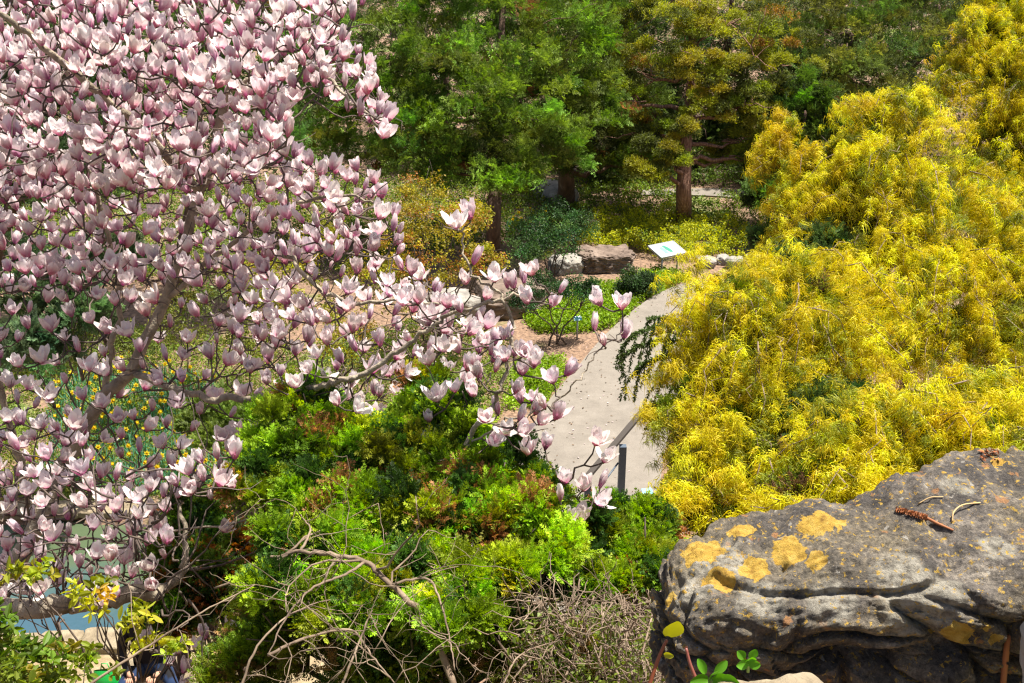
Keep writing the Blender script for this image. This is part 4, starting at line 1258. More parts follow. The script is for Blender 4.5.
region([(130, 640), (250, 600), (260, 683), (180, 690)], 14, 14, 4.5, 5.0)
FIX = [(532, 266), (524, 274), (527, 294), (514, 279), (559, 284), (551, 298), (600, 296), (622, 300), (594, 321), (604, 336), (624, 329), (566, 366), (553, 374), (525, 346), (534, 358), (522, 366), (514, 347), (532, 392), (515, 384), (521, 394), (545, 399), (519, 411), (539, 415), (555, 410), (545, 440), (595, 436), (604, 453), (527, 445), (565, 475), (583, 481), (600, 478), (560, 491), (569, 513), (553, 508), (597, 495), (578, 515),
       (473, 255), (466, 275), (495, 272), (486, 291), (508, 279), (411, 266), (389, 277), (403, 296), (418, 295), (448, 299), (461, 303), (429, 311), (449, 317), (486, 320), (503, 330), (469, 326), (470, 210), (456, 219), (490, 345), (505, 352), (495, 362), (478, 368), (510, 330), (482, 335), (498, 405), (485, 412), (505, 425), (490, 435), (520, 425), (535, 405)]
for px, py in FIX:
    BL.append((px, py, R.uniform(4.05, 4.45)))
BL = np.array(BL)
bpos = np.array([tuple(P(a, b + 9, t=c)) for a, b, c in BL])    # stalk end: the foot of the flower
nb = len(bpos)

# skeleton
LIMBS = {
    'main': [(-30, 640, 5.7), (35, 530, 5.5), (62, 470, 5.45), (85, 430, 5.35), (105, 395, 5.3), (130, 372, 5.2), (165, 300, 5.1), (200, 190, 4.95), (230, 90, 4.8), (262, -10, 4.7)],
    'mid': [(105, 395, 5.3), (112, 345, 5.2), (120, 300, 5.1), (100, 210, 4.9), (70, 100, 4.7), (60, 0, 4.5)],
    'east': [(130, 372, 5.2), (200, 396, 4.95), (260, 398, 4.75), (318, 386, 4.55), (345, 380, 4.45), (362, 375, 4.4), (410, 343, 4.3), (445, 318, 4.25), (500, 300, 4.2), (530, 290, 4.2)],
    'path': [(62, 470, 5.45), (180, 478, 5.1), (300, 470, 4.8), (400, 468, 4.55), (462, 449, 4.4), (505, 420, 4.3), (540, 412, 4.25), (572, 388, 4.2), (600, 350, 4.2), (624, 332, 4.2)],
    'west': [(35, 530, 5.5), (10, 420, 5.2), (-30, 280, 4.9), (-25, 120, 4.6)],
    'top': [(200, 190, 4.95), (135, 125, 4.5), (60, 60, 4.2), (0, 12, 4.0), (-40, -20, 3.9)],
    'cross': [(165, 300, 5.1), (260, 222, 4.85), (330, 196, 4.7), (385, 205, 4.6)],
    'upper': [(230, 90, 4.8), (300, 62, 4.65), (352, 100, 4.5), (384, 136, 4.5)],
    'low': [(35, 530, 5.5), (110, 540, 5.0), (220, 525, 4.7), (330, 505, 4.5), (480, 512, 4.3), (562, 515, 4.25)],
    'pale': [(-30, 640, 5.7), (-70, 622, 5.2), (-30, 612, 4.7), (40, 607, 4.55), (90, 603, 4.55), (130, 594, 4.6), (165, 588, 4.7), (185, 560, 4.8), (180, 500, 4.9)],
    'far': [(260, 222, 4.85), (300, 270, 4.7), (340, 300, 4.6), (400, 300, 4.5), (440, 305, 4.4)],
    'twin': [(462, 449, 4.4), (495, 400, 4.3), (510, 350, 4.25), (505, 300, 4.2), (470, 270, 4.2), (462, 225, 4.2)],
}
LR = {'main': 0.046, 'mid': 0.017, 'east': 0.017, 'path': 0.007, 'west': 0.02, 'top': 0.02, 'cross': 0.013, 'upper': 0.011, 'low': 0.006, 'pale': 0.042, 'far': 0.012, 'twin': 0.011}
tb = P(-60, 700, t=5.7)
tbase = Vector((tb.x, tb.y, Tz(tb.x, tb.y)))
mag = empty('magnolia_tree', tbase, 'saucer magnolia in full pink and white bloom filling the left half', 'tree')
nodes = []
trunk_pts = spline([tbase - Vector((0, 0, 0.15)), P(-48, 670, t=5.72), P(*LIMBS['main'][0])], 5, 0.004)
mb = MB(); add_tube(mb, trunk_pts, np.linspace(0.12, 0.075, len(trunk_pts)), 12)
mtrunk = mb.build('trunk', GREYBARK, mag, True)
LP = {}
for k, lst in LIMBS.items():
    pts = spline([P(*q) for q in lst], 8, 0.006)
    LP[k] = pts
    r = np.linspace(LR[k], LR[k] * 0.3, len(pts))
    if k == 'main': r[:8] = np.linspace(0.075, r[8], 8)
    if k == 'pale': r = np.interp(np.linspace(0, 1, len(pts)), [0, .35, .7, .75, 1], [0.045, 0.042, 0.034, 0.02, 0.008])
    mb = MB(); add_tube(mb, pts, r, 9)
    mb.build('branch', GREYBARK, mtrunk, True)
    nodes += list(pts[3:])
nodes = np.array(nodes)
NI = len(nodes)
# twigs: each flower joins the nearest wood
order = np.argsort([np.min(np.linalg.norm(nodes - p, axis=1)) for p in bpos])
allv = [n_ for n_ in nodes]
twb = MB()
bend = np.zeros((nb, 3))
A = np.array(allv)
for oi in order:
    p = bpos[oi]
    d = p - A
    dist = np.linalg.norm(d, axis=1)
    cost = dist + 0.5 * np.maximum(0, A[:, 2] - p[2])       # prefer wood below the flower
    j = int(np.argmin(cost))
    src = A[j]
    L_ = dist[j]
    m = max(4, int(L_ / 0.06) + 3)
    s = np.linspace(0, 1, m)[:, None]
    ctrl = src + (p - src) * 0.6 + np.array([0, 0, -0.18 * L_]) + R.normal(0, 0.05 * L_, 3)
    pts = (1 - s) ** 2 * src + 2 * s * (1 - s) * ctrl + s ** 2 * p
    pts[1:-1] += R.normal(0, 0.006, (m - 2, 3))
    r0 = min(0.0085, 0.0030 + 0.010 * L_)
    add_tube(twb, pts, np.linspace(r0, 0.0028, m), 5)
    A = np.vstack([A, pts[1:]])
    bend[oi] = unit(pts[-1] - pts[-2])
# a few bare side twigs
for k in range(420):
    j = R.integers(NI, len(A))
    d = unit(R.normal(size=3) + np.array([0, 0, 0.3])); q_ = [A[j]]; ln = R.uniform(0.08, 0.28)
    for s in range(5):
        d = unit(d + R.normal(0, 0.3, 3)); q_.append(q_[-1] + d * ln / 5)
    add_tube(twb, q_, np.linspace(0.0032, 0.0012, 6), 4)
# the hanging tangle over the pond
for k in range(100):
    px, py = R.uniform(0, 190), R.uniform(470, 620)
    a = np.array(tuple(P(px, py, t=R.uniform(4.0, 4.9))))
    d = unit(R.normal(size=3)); q_ = [a]; ln = R.uniform(0.15, 0.4)
    for s in range(7):
        d = unit(d + R.normal(0, 0.32, 3)); q_.append(q_[-1] + d * ln / 7)
    add_tube(twb, q_, np.linspace(0.005, 0.002, 8), 4)
tag(twb.build('twigs', TWIG, mtrunk, True), kind='stuff')

bdir = np.column_stack([R.normal(0.05, 0.22, nb), R.normal(-0.05, 0.22, nb), np.ones(nb)]) + bend * np.array([0.35, 0.35, 0.15])
bsc = R.uniform(0.52, 0.83, nb)
tint = np.clip(1 + R.normal(0, 0.05, (nb, 1)) + R.normal(0, 0.02, (nb, 3)), 0.8, 1.08)
bpick = R.integers(0, len(BP), nb)
# fewer buds in the crown, more below
BM = basis(bdir)
pv = [project(p) for p in bpos]
vis = np.array([0 < a[0] < 1024 and 0 < a[1] < 690 for a in pv])
rank = np.argsort(np.where(vis, BL[:, 2], 99))
front = set(rank[:100].tolist())
rest = MB()
for i in range(nb):
    V0, F0, C0 = BP[bpick[i]]
    V = (V0 * bsc[i]) @ BM[i].T
    if i in front:
        o = mesh_np('blossom', V, F0, PETAL, None, np.clip(C0 * tint[i], 0, 0.9), True)
        o.parent = mag; o.location = Vector(bpos[i]) - tbase
    else:
        rest.add(V + bpos[i], F0, None); rest.C[-1] = np.clip(C0 * tint[i], 0, 0.9)
ro = rest.build('blossoms', PETAL, mag, True)
tag(ro, kind='stuff')

# ------------------------------------------------------------------ lichen boulder in the foreground
def boulder_mat(spots, pale):
    m, n, l, b, out = nmat('lichen_rock')
    tc = n.new('ShaderNodeTexCoord')
    def ns(scale, detail=8, rough=0.6, dist=0):
        x = n.new('ShaderNodeTexNoise'); x.inputs['Scale'].default_value = scale; x.inputs['Detail'].default_value = detail
        x.inputs['Roughness'].default_value = rough; x.inputs['Distortion'].default_value = dist
        l.new(tc.outputs['Object'], x.inputs['Vector']); return x
    def ramp(src, stops):
        r = n.new('ShaderNodeValToRGB'); e = r.color_ramp.elements
        while len(e) < len(stops): e.new(0.5)
        for q_, (p_, c__) in zip(e, stops): q_.position = p_; q_.color = (*c__, 1)
        l.new(src, r.inputs[0]); return r
    def mix(f, a, b_):
        x = n.new('ShaderNodeMix'); x.data_type = 'RGBA'
        l.new(f, x.inputs['Factor'])
        for s_, v_ in (('A', a), ('B', b_)):
            if isinstance(v_, tuple): x.inputs[s_].default_value = (*v_, 1)
            else: l.new(v_, x.inputs[s_])
        return x.outputs['Result']
    base = ramp(ns(9, 10, 0.68).outputs[0], [(0.3, (0.03, 0.026, 0.023)), (0.48, (0.095, 0.082, 0.070)), (0.56, (0.165, 0.142, 0.118)), (0.7, (0.30, 0.262, 0.215))]).outputs[0]
    warm = ramp(ns(5, 6).outputs[0], [(0.42, (0, 0, 0)), (0.62, (0.8, 0.8, 0.8))]).outputs[0]
    c = mix(warm, base, ramp(ns(22, 8).outputs[0], [(0.3, (0.08, 0.064, 0.04)), (0.7, (0.27, 0.225, 0.145))]).outputs[0])
    gr = ramp(ns(110, 6, 0.75).outputs[0], [(0.32, (0.35, 0.35, 0.35)), (0.5, (1, 1, 1)), (0.68, (1.9, 1.85, 1.75))])
    gm_ = n.new('ShaderNodeMix'); gm_.data_type = 'RGBA'; gm_.blend_type = 'MULTIPLY'; gm_.inputs['Factor'].default_value = 1.0
    l.new(c, gm_.inputs['A']); l.new(gr.outputs[0], gm_.inputs['B']); c = gm_.outputs['Result']
    # rusty flecks
    fl = ramp(ns(30, 4, 0.5).outputs[0], [(0.66, (0, 0, 0)), (0.70, (0.8, 0.8, 0.8))]).outputs[0]
    c = mix(fl, c, (0.36, 0.17, 0.06))
    pf = ramp(ns(42, 4, 0.5).outputs[0], [(0.67, (0, 0, 0)), (0.71, (0.8, 0.8, 0.8))]).outputs[0]
    c = mix(pf, c, (0.40, 0.37, 0.32))
    wn_ = ns(16, 5, 0.65)
    off = n.new('ShaderNodeVectorMath'); off.operation = 'MULTIPLY_ADD'
    l.new(wn_.outputs['Color'], off.inputs[0]); off.inputs[1].default_value = (0.07, 0.07, 0.07)
    l.new(tc.outputs['Object'], off.inputs[2])
    half_ = Vector((0.035, 0.035, 0.035))
    def spotmask(lst):
        cur = None
        for (p, r, sq) in lst:
            d = n.new('ShaderNodeVectorMath'); d.operation = 'SUBTRACT'
            l.new(off.outputs[0], d.inputs[0]); d.inputs[1].default_value = Vector(p) + half_
            sc_ = n.new('ShaderNodeVectorMath'); sc_.operation = 'MULTIPLY'
            l.new(d.outputs[0], sc_.inputs[0]); sc_.inputs[1].default_value = (1, sq, sq)
            ln = n.new('ShaderNodeVectorMath'); ln.operation = 'LENGTH'
            l.new(sc_.outputs[0], ln.inputs[0])
            mr = n.new('ShaderNodeMapRange'); mr.inputs['From Min'].default_value = r * 1.15; mr.inputs['From Max'].default_value = r * 0.8
            l.new(ln.outputs['Value'], mr.inputs['Value'])
            if cur is None: cur = mr.outputs[0]
            else:
                mxx = n.new('ShaderNodeMath'); mxx.operation = 'MAXIMUM'
                l.new(cur, mxx.inputs[0]); l.new(mr.outputs[0], mxx.inputs[1]); cur = mxx.outputs[0]
        return cur
    br = ns(60, 5, 0.6)
    pm = n.new('ShaderNodeMath'); pm.operation = 'MULTIPLY'
    l.new(spotmask(pale), pm.inputs[0]); l.new(ramp(br.outputs[0], [(0.36, (0.1, 0.1, 0.1)), (0.52, (0.95, 0.95, 0.95))]).outputs[0], pm.inputs[1])
    c = mix(pm.outputs[0], c, ramp(ns(40, 6).outputs[0], [(0.3, (0.20, 0.18, 0.14)), (0.7, (0.46, 0.425, 0.345))]).outputs[0])
    ym = n.new('ShaderNodeMath'); ym.operation = 'ADD'
    l.new(spotmask(spots), ym.inputs[0])
    l.new(ramp(ns(75, 6, 0.7).outputs[0], [(0.3, (0, 0, 0)), (0.7, (0.9, 0.9, 0.9))]).outputs[0], ym.inputs[1])
    yr = ramp(ym.outputs[0], [(0.62, (0, 0, 0)), (0.72, (1, 1, 1))])
    tiny = ramp(ns(24, 6, 0.6).outputs[0], [(0.735, (0, 0, 0)), (0.765, (0.85, 0.85, 0.85))]).outputs[0]
    c = mix(tiny, c, (0.42, 0.26, 0.05))
    c = mix(yr.outputs[0], c, ramp(ns(55, 6).outputs[0], [(0.3, (0.28, 0.15, 0.02)), (0.5, (0.50, 0.31, 0.04)), (0.75, (0.62, 0.44, 0.11))]).outputs[0])
    l.new(c, b.inputs['Base Color'])
    b.inputs['Roughness'].default_value = 0.9
    h1 = ns(32, 12, 0.78); 
    bp = n.new('ShaderNodeBump'); bp.inputs['Strength'].default_value = 1.0; bp.inputs['Distance'].default_value = 0.02
    l.new(h1.outputs[0], bp.inputs['Height']); l.new(bp.outputs[0], b.inputs['Normal'])
    return m

def front_boulder():
    # silhouette of the block seen from above (world x, y), clockwise, and a top that tilts to the camera and rises right
    n = 180
    bm = bmesh.new()
    bmesh.ops.create_cube(bm, size=2)
    bmesh.ops.subdivide_edges(bm, edges=bm.edges[:], cuts=n, use_grid_fill=True)
    C = Vector((0.0, 0.0, 0.0))
    hx, hy, hz = 0.60, 0.20, 0.25
    for v in bm.verts:
        p = v.co.copy()
        ex = 5.5
        Ls = (abs(p.x) ** ex + abs(p.y) ** ex + abs(p.z) ** ex) ** (1 / ex)
        p = p / Ls
        w = Vector((p.x * hx, p.y * hy, p.z * hz))
        side = 1 - max(0.0, p.z) ** 3
        d = noise.fractal(w * 3.2 + Vector((4.1, 2.2, 9.3)), 0.9, 2.1, 5) * 0.035
        # horizontal fissures on the flanks, gentle weathering on the top
        st3 = noise.noise(w * 45)
        wv = Vector((w.x * 5.5 + w.z * 1.5, w.y * 5.5, w.z * 11 + w.x * 2.0)) + Vector((1, 7, 3))
        wv += noise.noise_vector(w * 6) * 0.35
        dv = noise.voronoi(wv)[0]
        crack = max(0.0, 1 - (dv[1] - dv[0]) / 0.22)
        chip = noise.multi_fractal(w * 14 + Vector((3, 3, 3)), 0.7, 2.2, 4) - 1.0
        cell = noise.cell(Vector((wv.x, wv.y, wv.z)))
        d += side * (-0.055 * crack ** 1.5 + 0.016 * cell + 0.016 * chip + 0.010 * st3 - 0.02 * dv[0])
        pit = max(0.0, noise.noise(w * 30 + Vector((9, 2, 5))) - 0.25)
        d += (1 - side) * (-0.018 * max(0, 0.05 - abs(noise.noise(w * 2.6 + Vector((8, 3, 1))))) * 20 + 0.010 * chip + 0.006 * st3 - 0.02 * pit)
        nrm = Vector((p.x / hx, p.y / hy, p.z / hz)).normalized()
        q_ = w + nrm * d
        # taper: narrower left end, undercut foot
        under = max(0.0, -p.z)
        if p.y < 0: q_.y += under * 0.02
        q_.x += under * 0.05 * (1 if p.x < 0 else -1)
        # a step in the top near the left end
        q_.z -= 0.05 * (1 - float(sstep(-0.42, -0.25, w.x))) * (1 if p.z > 0 else 0.3)
        q_.y *= 1 + 0.5 * w.x
        q_.z += 0.06 * max(0, w.x) * (1 if p.z > 0 else 0)
        if q_.y > 0: q_.y *= 1.25
        v.co = q_
    M = Matrix.Rotation(math.radians(-3), 3, 'Y') @ Matrix.Rotation(math.radians(8), 3, 'X')
    M = Matrix.Rotation(math.radians(4), 3, 'Z') @ M
    for v in bm.verts: v.co = M @ v.co
    bmesh.ops.recalc_face_normals(bm, faces=bm.faces[:])
    return bm
bm = front_boulder()
fb_loc = Vector((0.91, 1.95, 6.51))
bv = BVHTree.FromBMesh(bm)
def on_rock(px, py):
    r = ray(px, py).normalized()
    h = bv.ray_cast(Vector((0, 0, CAMZ)) - fb_loc, r)
    return h[0] if h[0] is not None else None
def spots_of(lst):
    out = []
    for px, py, r, sq in lst:
        h = on_rock(px, py)
        if h is not None: out.append((h, r, sq))
    return out
ysp = spots_of([(700, 549, .042, 1.3), (737, 530, .030, 1.6), (788, 549, .034, 1.0), (820, 524, .040, 1.3), (815, 560, .024, 1.0), (754, 571, .030, 1.2), (720, 580, .032, 1.0), (956, 636, .030, 1.0), (927, 628, .010, 1), (1002, 464, .014, 1), (997, 640, .012, 1), (988, 628, .009, 1), (670, 600, .012, 1)])
psp = spots_of([(800, 495, .07, 1.2), (870, 490, .075, 1.4), (905, 580, .06, 1.0), (940, 600, .05, 1.0), (830, 600, .05, 1.2), (995, 550, .035, 1), (960, 485, .035, 1.4), (720, 560, .06, 1), (760, 600, .05, 1.2), (700, 530, .05, 1), (690, 590, .05, 1), (900, 610, .05, 1.2)])
me = bpy.data.meshes.new('lichen_boulder'); bm.to_mesh(me); bm.free()
for pl in me.polygons: pl.use_smooth = True
me.materials.append(boulder_mat(ysp, psp))
fb = bpy.data.objects.new('lichen_boulder', me); COL.objects.link(fb); fb.location = fb_loc
tag(fb, 'big dark boulder with yellow and grey lichen patches at the lower right', 'boulder')
def rock_pt(px, py, lift=0.0):
    h = on_rock(px, py)
    return (h + fb_loc + Vector((0, 0, lift))) if h is not None else P(px, py, t=2.1)

o = rock_mesh('bank_stone', P(775, 745, t=1.9), (0.14, 0.10, 0.09), ROCK_TAN, 71, 24, 0.2, 0.12, 0.05, 3.2)
tag(o, 'tan stone at the bottom edge in front of the lichen boulder', 'stone')
o = rock_mesh('bank_stone', P(1092, 650, t=1.95), (0.08, 0.10, 0.16), ROCK_GREY, 73, 24, 0.2, 0.12, 0.1, 4)
tag(o, 'grey rock split from the lichen boulder by a dark crack at the right edge', 'stone')

# catkin, straws and red-brown litter on the boulder
RUST = plain('rust_brown', (0.34, 0.13, 0.05), 0.8)
STRAW = plain('straw', (0.50, 0.34, 0.15), 0.7)
ck = empty('pine_catkin', rock_pt(905, 516), 'reddish brown dry catkin lying on top of the lichen boulder', 'catkin')
mb = MB()
a, b2 = rock_pt(895, 512, 0.006), rock_pt(925, 520, 0.006)
nseg = 15
for k in range(nseg):
    c = rock_pt(895 + 30 * k / (nseg - 1), 512 + 8 * k / (nseg - 1), 0.007)
    for j in range(7):
        th = j * 2 * math.pi / 7 + k * 0.45
        ax = (b2 - a).normalized(); s1 = ax.cross(Vector((0, 0, 1))).normalized(); s2 = ax.cross(s1)
        d = s1 * math.cos(th) + s2 * math.sin(th) + ax * 0.5
        blade(mb, c, tuple(d), 0.0085, 0.006, 0, (0.34, 0.13, 0.05))
mesh_np('scale_cluster', np.concatenate(mb.V), np.concatenate(mb.F), leaf_mat('catkin_scale', .7, .1), ck, np.concatenate(mb.C))
mb = MB(); add_tube(mb, [b2, rock_pt(938, 526, 0.005), rock_pt(953, 532, 0.004)], [0.0035, 0.003, 0.002], 6); mb.build('stalk', RUST, ck, True)
mb = MB(); add_tube(mb, spline([rock_pt(952, 523, 0.003), rock_pt(953, 517, 0.012), rock_pt(962, 510, 0.012), rock_pt(980, 504, 0.003)], 5), 0.0016, 5)
tag(mb.build('straw', STRAW, None, True), 'curved pale straw lying right of the catkin on the boulder', 'straw')
mb = MB(); add_tube(mb, spline([rock_pt(918, 505, 0.003), rock_pt(930, 500, 0.006), rock_pt(943, 498, 0.003)], 5), 0.0014, 5)
tag(mb.build('straw', STRAW, None, True), 'short straight straw lying behind the catkin on the boulder', 'straw')
mb = MB()
for k in range(26):
    p = rock_pt(R.uniform(978, 1000), R.uniform(452, 460), 0.004)
    blade(mb, tuple(p), unit(R.normal(size=3) * np.array([1, 1, .3])), 0.016, 0.006, 0, (0.32, 0.12, 0.05))
tag(mb.build('leaf_litter', leaf_mat('litter', .8, .1)), None, None, None, 'stuff')
# the split of bark in the crack at the right
mb = MB(); add_tube(mb, spline([rock_pt(1002, 690, 0.01), rock_pt(1005, 660, 0.012), rock_pt(1008, 640, 0.012)], 4), [0.006] * 8 + [0.004], 6)
tag(mb.build('bark_splinter', RUST, None, True), 'reddish splinter of bark wedged in the crack of the lichen boulder', 'bark splinter')

# seedlings at the boulder's foot
def seedling(name, label, stem, sr, stemcol, leaves, leafcol):
    base = P(*stem[0])
    r = empty(name, base, label, 'seedling')
    mb = MB(); pts = spline([P(*q) for q in stem], 5); add_tube(mb, pts, np.linspace(sr, sr * 0.7, len(pts)), 7, None)
    mb.build('stem', plain('seedling_stem', stemcol, 0.5), r, True)
    for (px, py, t, dx, dy, dz, L_, w_) in leaves:
        lm = MB()
        c = np.array(tuple(P(px, py, t=t))); d = unit(np.array([dx, dy, dz])); side = unit(np.cross(d, np.array([0.2, -0.9, 0.5]))); upn = np.cross(side, d)
        V = []; m = 7
        for i in range(m):
            s = i / (m - 1); w = w_ * (math.sin(math.pi * (0.06 + 0.9 * s)) ** 0.7) * 0.5
            cc = c + d * L_ * s - np.array([0, 0, 0.18]) * L_ * s * s
            for u in (-1, -0.5, 0, 0.5, 1): V.append(cc + side * u * w + upn * (u * u * w * 0.4))
        F = [[i * 5 + j, i * 5 + j + 1, i * 5 + j + 6, i * 5 + j + 5] for i in range(m - 1) for j in range(4)]
        lm.add(V, F, tuple(np.array(leafcol) * R.uniform(0.85, 1.15)))
        lm.build('leaf', LEAF, r, True)
    return r
seedling('red_seedling', 'red-stemmed shoot with one yellow-green leaf left of the lichen boulder', [(648, 690, 1.98), (655, 668, 1.98), (662, 650, 1.98), (667, 640, 1.98)], 0.0038, (0.22, 0.055, 0.02),
         [(668, 636, 1.98, 0.25, -0.2, 0.9, 0.052, 0.036), (664, 655, 1.97, 0.5, -0.3, 0.3, 0.02, 0.012)], (0.34, 0.33, 0.025))
seedling('red_seedling', 'leafless reddish shoot standing between the yellow leaf and the green rosette', [(697, 682, 1.98), (690, 664, 1.98), (686, 648, 1.98)], 0.0036, (0.24, 0.07, 0.05), [(686, 649, 1.98, -.05, 0, 1, 0.008, 0.006)], (0.3, 0.12, 0.08))
seedling('green_seedling', 'bright green leaf rosette at the bottom edge under the lichen boulder', [(712, 695, 1.95), (712, 680, 1.95)], 0.003, (0.2, 0.3, 0.05),
         [(712, 680, 1.95, 1, -.3, .35, .04, .026), (708, 680, 1.95, -1, -.3, .3, .035, .024), (712, 676, 1.95, -.2, -.6, .7, .04, .03), (715, 674, 1.97, .6, .3, .8, .035, .018), (705, 674, 1.96, -.4, .3, 1, .035, .016), (722, 680, 1.93, .7, -.6, .3, .04, .028)], (0.10, 0.27, 0.015))
seedling('green_seedling', 'small green leaf rosette growing from the face of the lichen boulder', [(748, 672, 1.90), (748, 664, 1.89)], 0.0025, (0.2, 0.3, 0.05),
         [(748, 664, 1.88, 1, -.4, .5, .022, .018), (748, 664, 1.88, -1, -.4, .4, .024, .018), (748, 661, 1.88, .1, -.5, .9, .026, .020), (750, 658, 1.89, .4, .1, .9, .022, .016), (744, 659, 1.89, -.5, .1, .8, .022, .016)], (0.10, 0.27, 0.015))

# ------------------------------------------------------------------ person sitting by the pond
def skin(name, verts, edges, radii, mat, parent, levels=2, colf=None):
    me = bpy.data.meshes.new(name + '_cage')
    me.from_pydata([tuple(v) for v in verts], edges, [])
    o = bpy.data.objects.new(name + '_cage', me); COL.objects.link(o)
    md = o.modifiers.new('skin', 'SKIN')
    for i, r in enumerate(radii):
        me.skin_vertices[0].data[i].radius = (r, r) if not isinstance(r, tuple) else r
    me.skin_vertices[0].data[0].use_root = True
    sb = o.modifiers.new('sub', 'SUBSURF'); sb.levels = levels; sb.render_levels = levels
    dg = bpy.context.evaluated_depsgraph_get()
    ev = o.evaluated_get(dg)
    m2 = bpy.data.meshes.new_from_object(ev)
    bpy.data.objects.remove(o)
    m2.name = name
    co = np.zeros(len(m2.vertices) * 3, np.float32); m2.vertices.foreach_get('co', co); co = co.reshape(-1, 3)
    if colf is not None:
        at_ = m2.attributes.get('col') or m2.attributes.new('col', 'FLOAT_COLOR', 'POINT')
        c = np.ones((len(co), 4), np.float32); c[:, :3] = colf(co)
        at_.data.foreach_set('color', c.ravel())
    m2.materials.clear(); m2.materials.append(mat)
    for p in m2.polygons: p.use_smooth = True
    ob = bpy.data.objects.new(name, m2); COL.objects.link(ob); ob.parent = parent
    return ob

pp = P(152, 668, z=0.42)
# the block the person sits on is one of the stones by the pond
o = rock_mesh('seat_stone', (pp.x, pp.y + 0.05, 0.19), (0.34, 0.26, 0.21), ROCK_TAN, 81, 14, 0.2, 0.1, 0.05, 5)
tag(o, 'tan block of stone the person sits on beside the pond', 'stone')
per = empty('person', (pp.x, pp.y, 0.0), 'person in black top and navy jeans sitting on a stone beside the pond', 'person')
CLOTH = leaf_mat('cloth_and_skin', 0.85, 0.0, 1.0, 0.15)
J = [(0, 0, 0.52), (0, -0.02, 0.66), (0, -0.03, 0.86), (0, -0.05, 0.98), (0.0, -0.09, 1.06), (0.01, -0.13, 1.18), (0.01, -0.15, 1.25),
     (-0.19, -0.04, 0.93), (-0.24, -0.10, 0.70), (-0.12, -0.30, 0.62), (0.19, -0.04, 0.93), (0.27, -0.09, 0.70), (0.20, -0.30, 0.62),
     (-0.10, -0.05, 0.50), (-0.15, -0.42, 0.53), (-0.14, -0.46, 0.12), (-0.15, -0.60, 0.06),
     (0.11, -0.05, 0.50), (0.33, -0.36, 0.54), (0.30, -0.42, 0.12), (0.32, -0.56, 0.06), (-0.06, -0.38, 0.615), (0.15, -0.38, 0.615)]
E = [(0, 1), (1, 2), (2, 3), (3, 4), (4, 5), (5, 6), (3, 7), (7, 8), (8, 9), (9, 21), (3, 10), (10, 11), (11, 12), (12, 22), (0, 13), (13, 14), (14, 15), (15, 16), (0, 17), (17, 18), (18, 19), (19, 20)]
rd = [0.15, 0.13, 0.15, 0.10, 0.052, 0.095, 0.075, 0.062, 0.05, 0.038, 0.062, 0.05, 0.038, 0.10, 0.072, 0.05, 0.04, 0.10, 0.072, 0.05, 0.04, 0.032, 0.032]
def pcol(co):
    c = np.tile(np.array([0.012, 0.012, 0.014]), (len(co), 1))
    legs = (co[:, 2] < 0.585) & ((co[:, 1] < 0.2))
    c[legs] = (0.018, 0.035, 0.085)
    c[co[:, 2] < 0.09] = (0.03, 0.03, 0.03)
    c[(co[:, 2] > 1.03)] = (0.42, 0.24, 0.16)
    c[(co[:, 1] < -0.33) & (co[:, 2] > 0.585) & (co[:, 2] < 0.7) & (np.abs(co[:, 0] - 0.045) < 0.16)] = (0.42, 0.24, 0.16)
    return c
skin('body', J, E, rd, CLOTH, per, 2, pcol)
# face and hair
mb = MB()
def ell(mb, c, r, n=14, m=10, col=(1, 1, 1), cut=None):
    th = np.linspace(0, 2 * math.pi, n, endpoint=False); ph = np.linspace(0.02, math.pi - 0.02, m)
    V = np.array([[c[0] + r[0] * math.sin(p) * math.cos(t), c[1] + r[1] * math.sin(p) * math.sin(t), c[2] + r[2] * math.cos(p)] for p in ph for t in th])
    F = [[i * n + j, (i + 1) * n + j, (i + 1) * n + (j + 1) % n, i * n + (j + 1) % n] for i in range(m - 1) for j in range(n)]
    if cut is not None: F = [f for f in F if cut(V[f].mean(0))]
    mb.add(V, F, col)
off_ = np.array((pp.x, pp.y, 0.0))
hb = MB()
hc = np.array((0.01, -0.12, 1.21)) + off_
ell(hb, hc, (0.105, 0.125, 0.125), 18, 14, (0.012, 0.009, 0.008), lambda p: p[1] > hc[1] - 0.055 or p[2] > hc[2] + 0.06)
ell(hb, hc + np.array((0, 0.09, -0.16)), (0.10, 0.06, 0.2), 14, 10, (0.012, 0.009, 0.008))
hb.build('hair', CLOTH, per, True)
fb_ = MB()
for sx in (-0.033, 0.033): ell(fb_, hc + np.array((sx, -0.105, -0.005)), (0.012, 0.008, 0.008), 8, 6, (0.02, 0.015, 0.012))
ell(fb_, hc + np.array((0, -0.118, -0.03)), (0.012, 0.018, 0.02), 8, 6, (0.40, 0.22, 0.15))
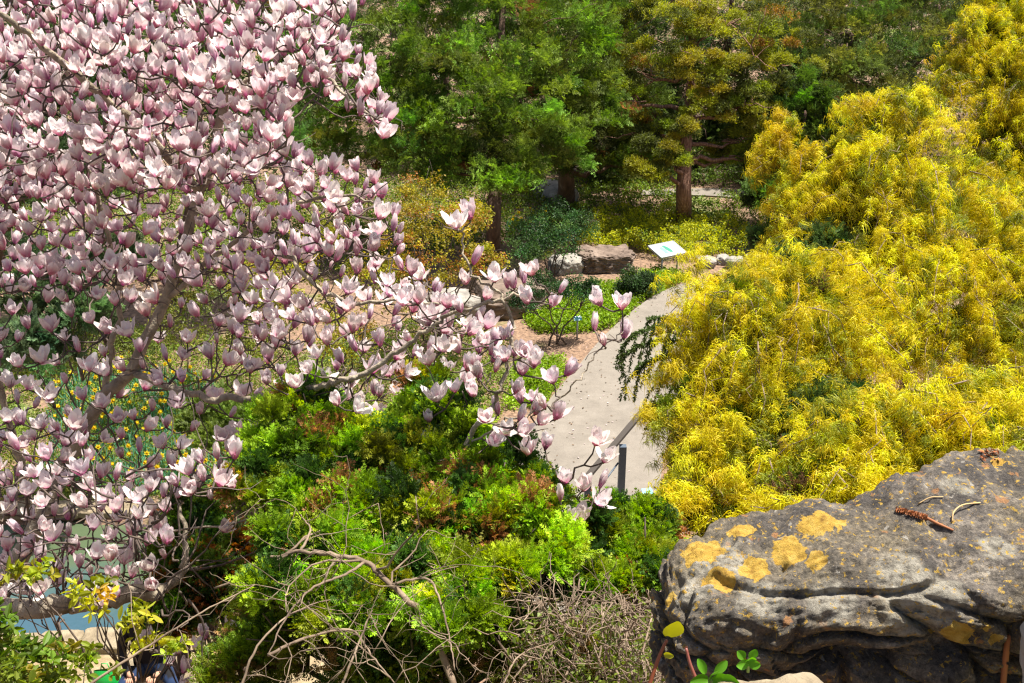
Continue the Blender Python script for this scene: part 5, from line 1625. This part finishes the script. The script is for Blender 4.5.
ell(fb_, hc + np.array((0, -0.100, -0.065)), (0.022, 0.008, 0.006), 8, 6, (0.30, 0.08, 0.07))
fb_.build('face', CLOTH, per, True)
# five fingers on each hand, resting on the lap
for sx, sg_ in ((-0.06, 1), (0.15, -1)):
    hm = MB()
    base = off_ + np.array((sx, -0.38, 0.615))
    for f in range(4):
        a = base + np.array(((f - 1.5) * 0.019, -0.03, 0.012)); ln = [0.062, 0.072, 0.068, 0.055][f]
        add_tube(hm, [a, a + np.array((0.0, -ln * 0.5, 0.006)), a + np.array((0, -ln, -0.012))], [0.0095, 0.009, 0.007], 6, (0.42, 0.24, 0.16))
    a = base + np.array((sg_ * 0.032, 0, 0.006))
    add_tube(hm, [a, a + np.array((sg_ * 0.022, -0.025, 0.004)), a + np.array((sg_ * 0.02, -0.055, -0.004))], [0.011, 0.010, 0.008], 6, (0.42, 0.24, 0.16))
    hm.build('hand', CLOTH, per, True)
# bright green bag beside the person
bgp = P(108, 684, z=0.12)
bag = empty('carrier_bag', (bgp.x, bgp.y, 0), 'bright green carrier bag on the ground beside the sitting person', 'bag')
mb = MB()
V = []; m = 8
for i, (h, wx, wy) in enumerate([(0.03, .13, .07), (0.12, .145, .085), (0.22, .13, .06), (0.30, .12, .02)]):
    for j in range(m):
        t = 2 * math.pi * j / m
        V.append((bgp.x + wx * math.copysign(abs(math.cos(t)) ** 0.6, math.cos(t)), bgp.y + wy * math.copysign(abs(math.sin(t)) ** 0.6, math.sin(t)) + R.normal(0, 0.006), h))
F = [[i * m + j, i * m + (j + 1) % m, (i + 1) * m + (j + 1) % m, (i + 1) * m + j] for i in range(3) for j in range(m)]
mb.add(V, F); mb.build('sack', plain('green_plastic', (0.01, 0.50, 0.08), 0.35), bag, True)
mb = MB()
add_tube(mb, [(bgp.x - 0.05, bgp.y, 0.29), (bgp.x - 0.03, bgp.y, 0.38), (bgp.x + 0.03, bgp.y, 0.38), (bgp.x + 0.05, bgp.y, 0.29)], 0.006, 5)
mb.build('handle', plain('green_plastic_strap', (0.01, 0.42, 0.07), 0.4), bag, True)
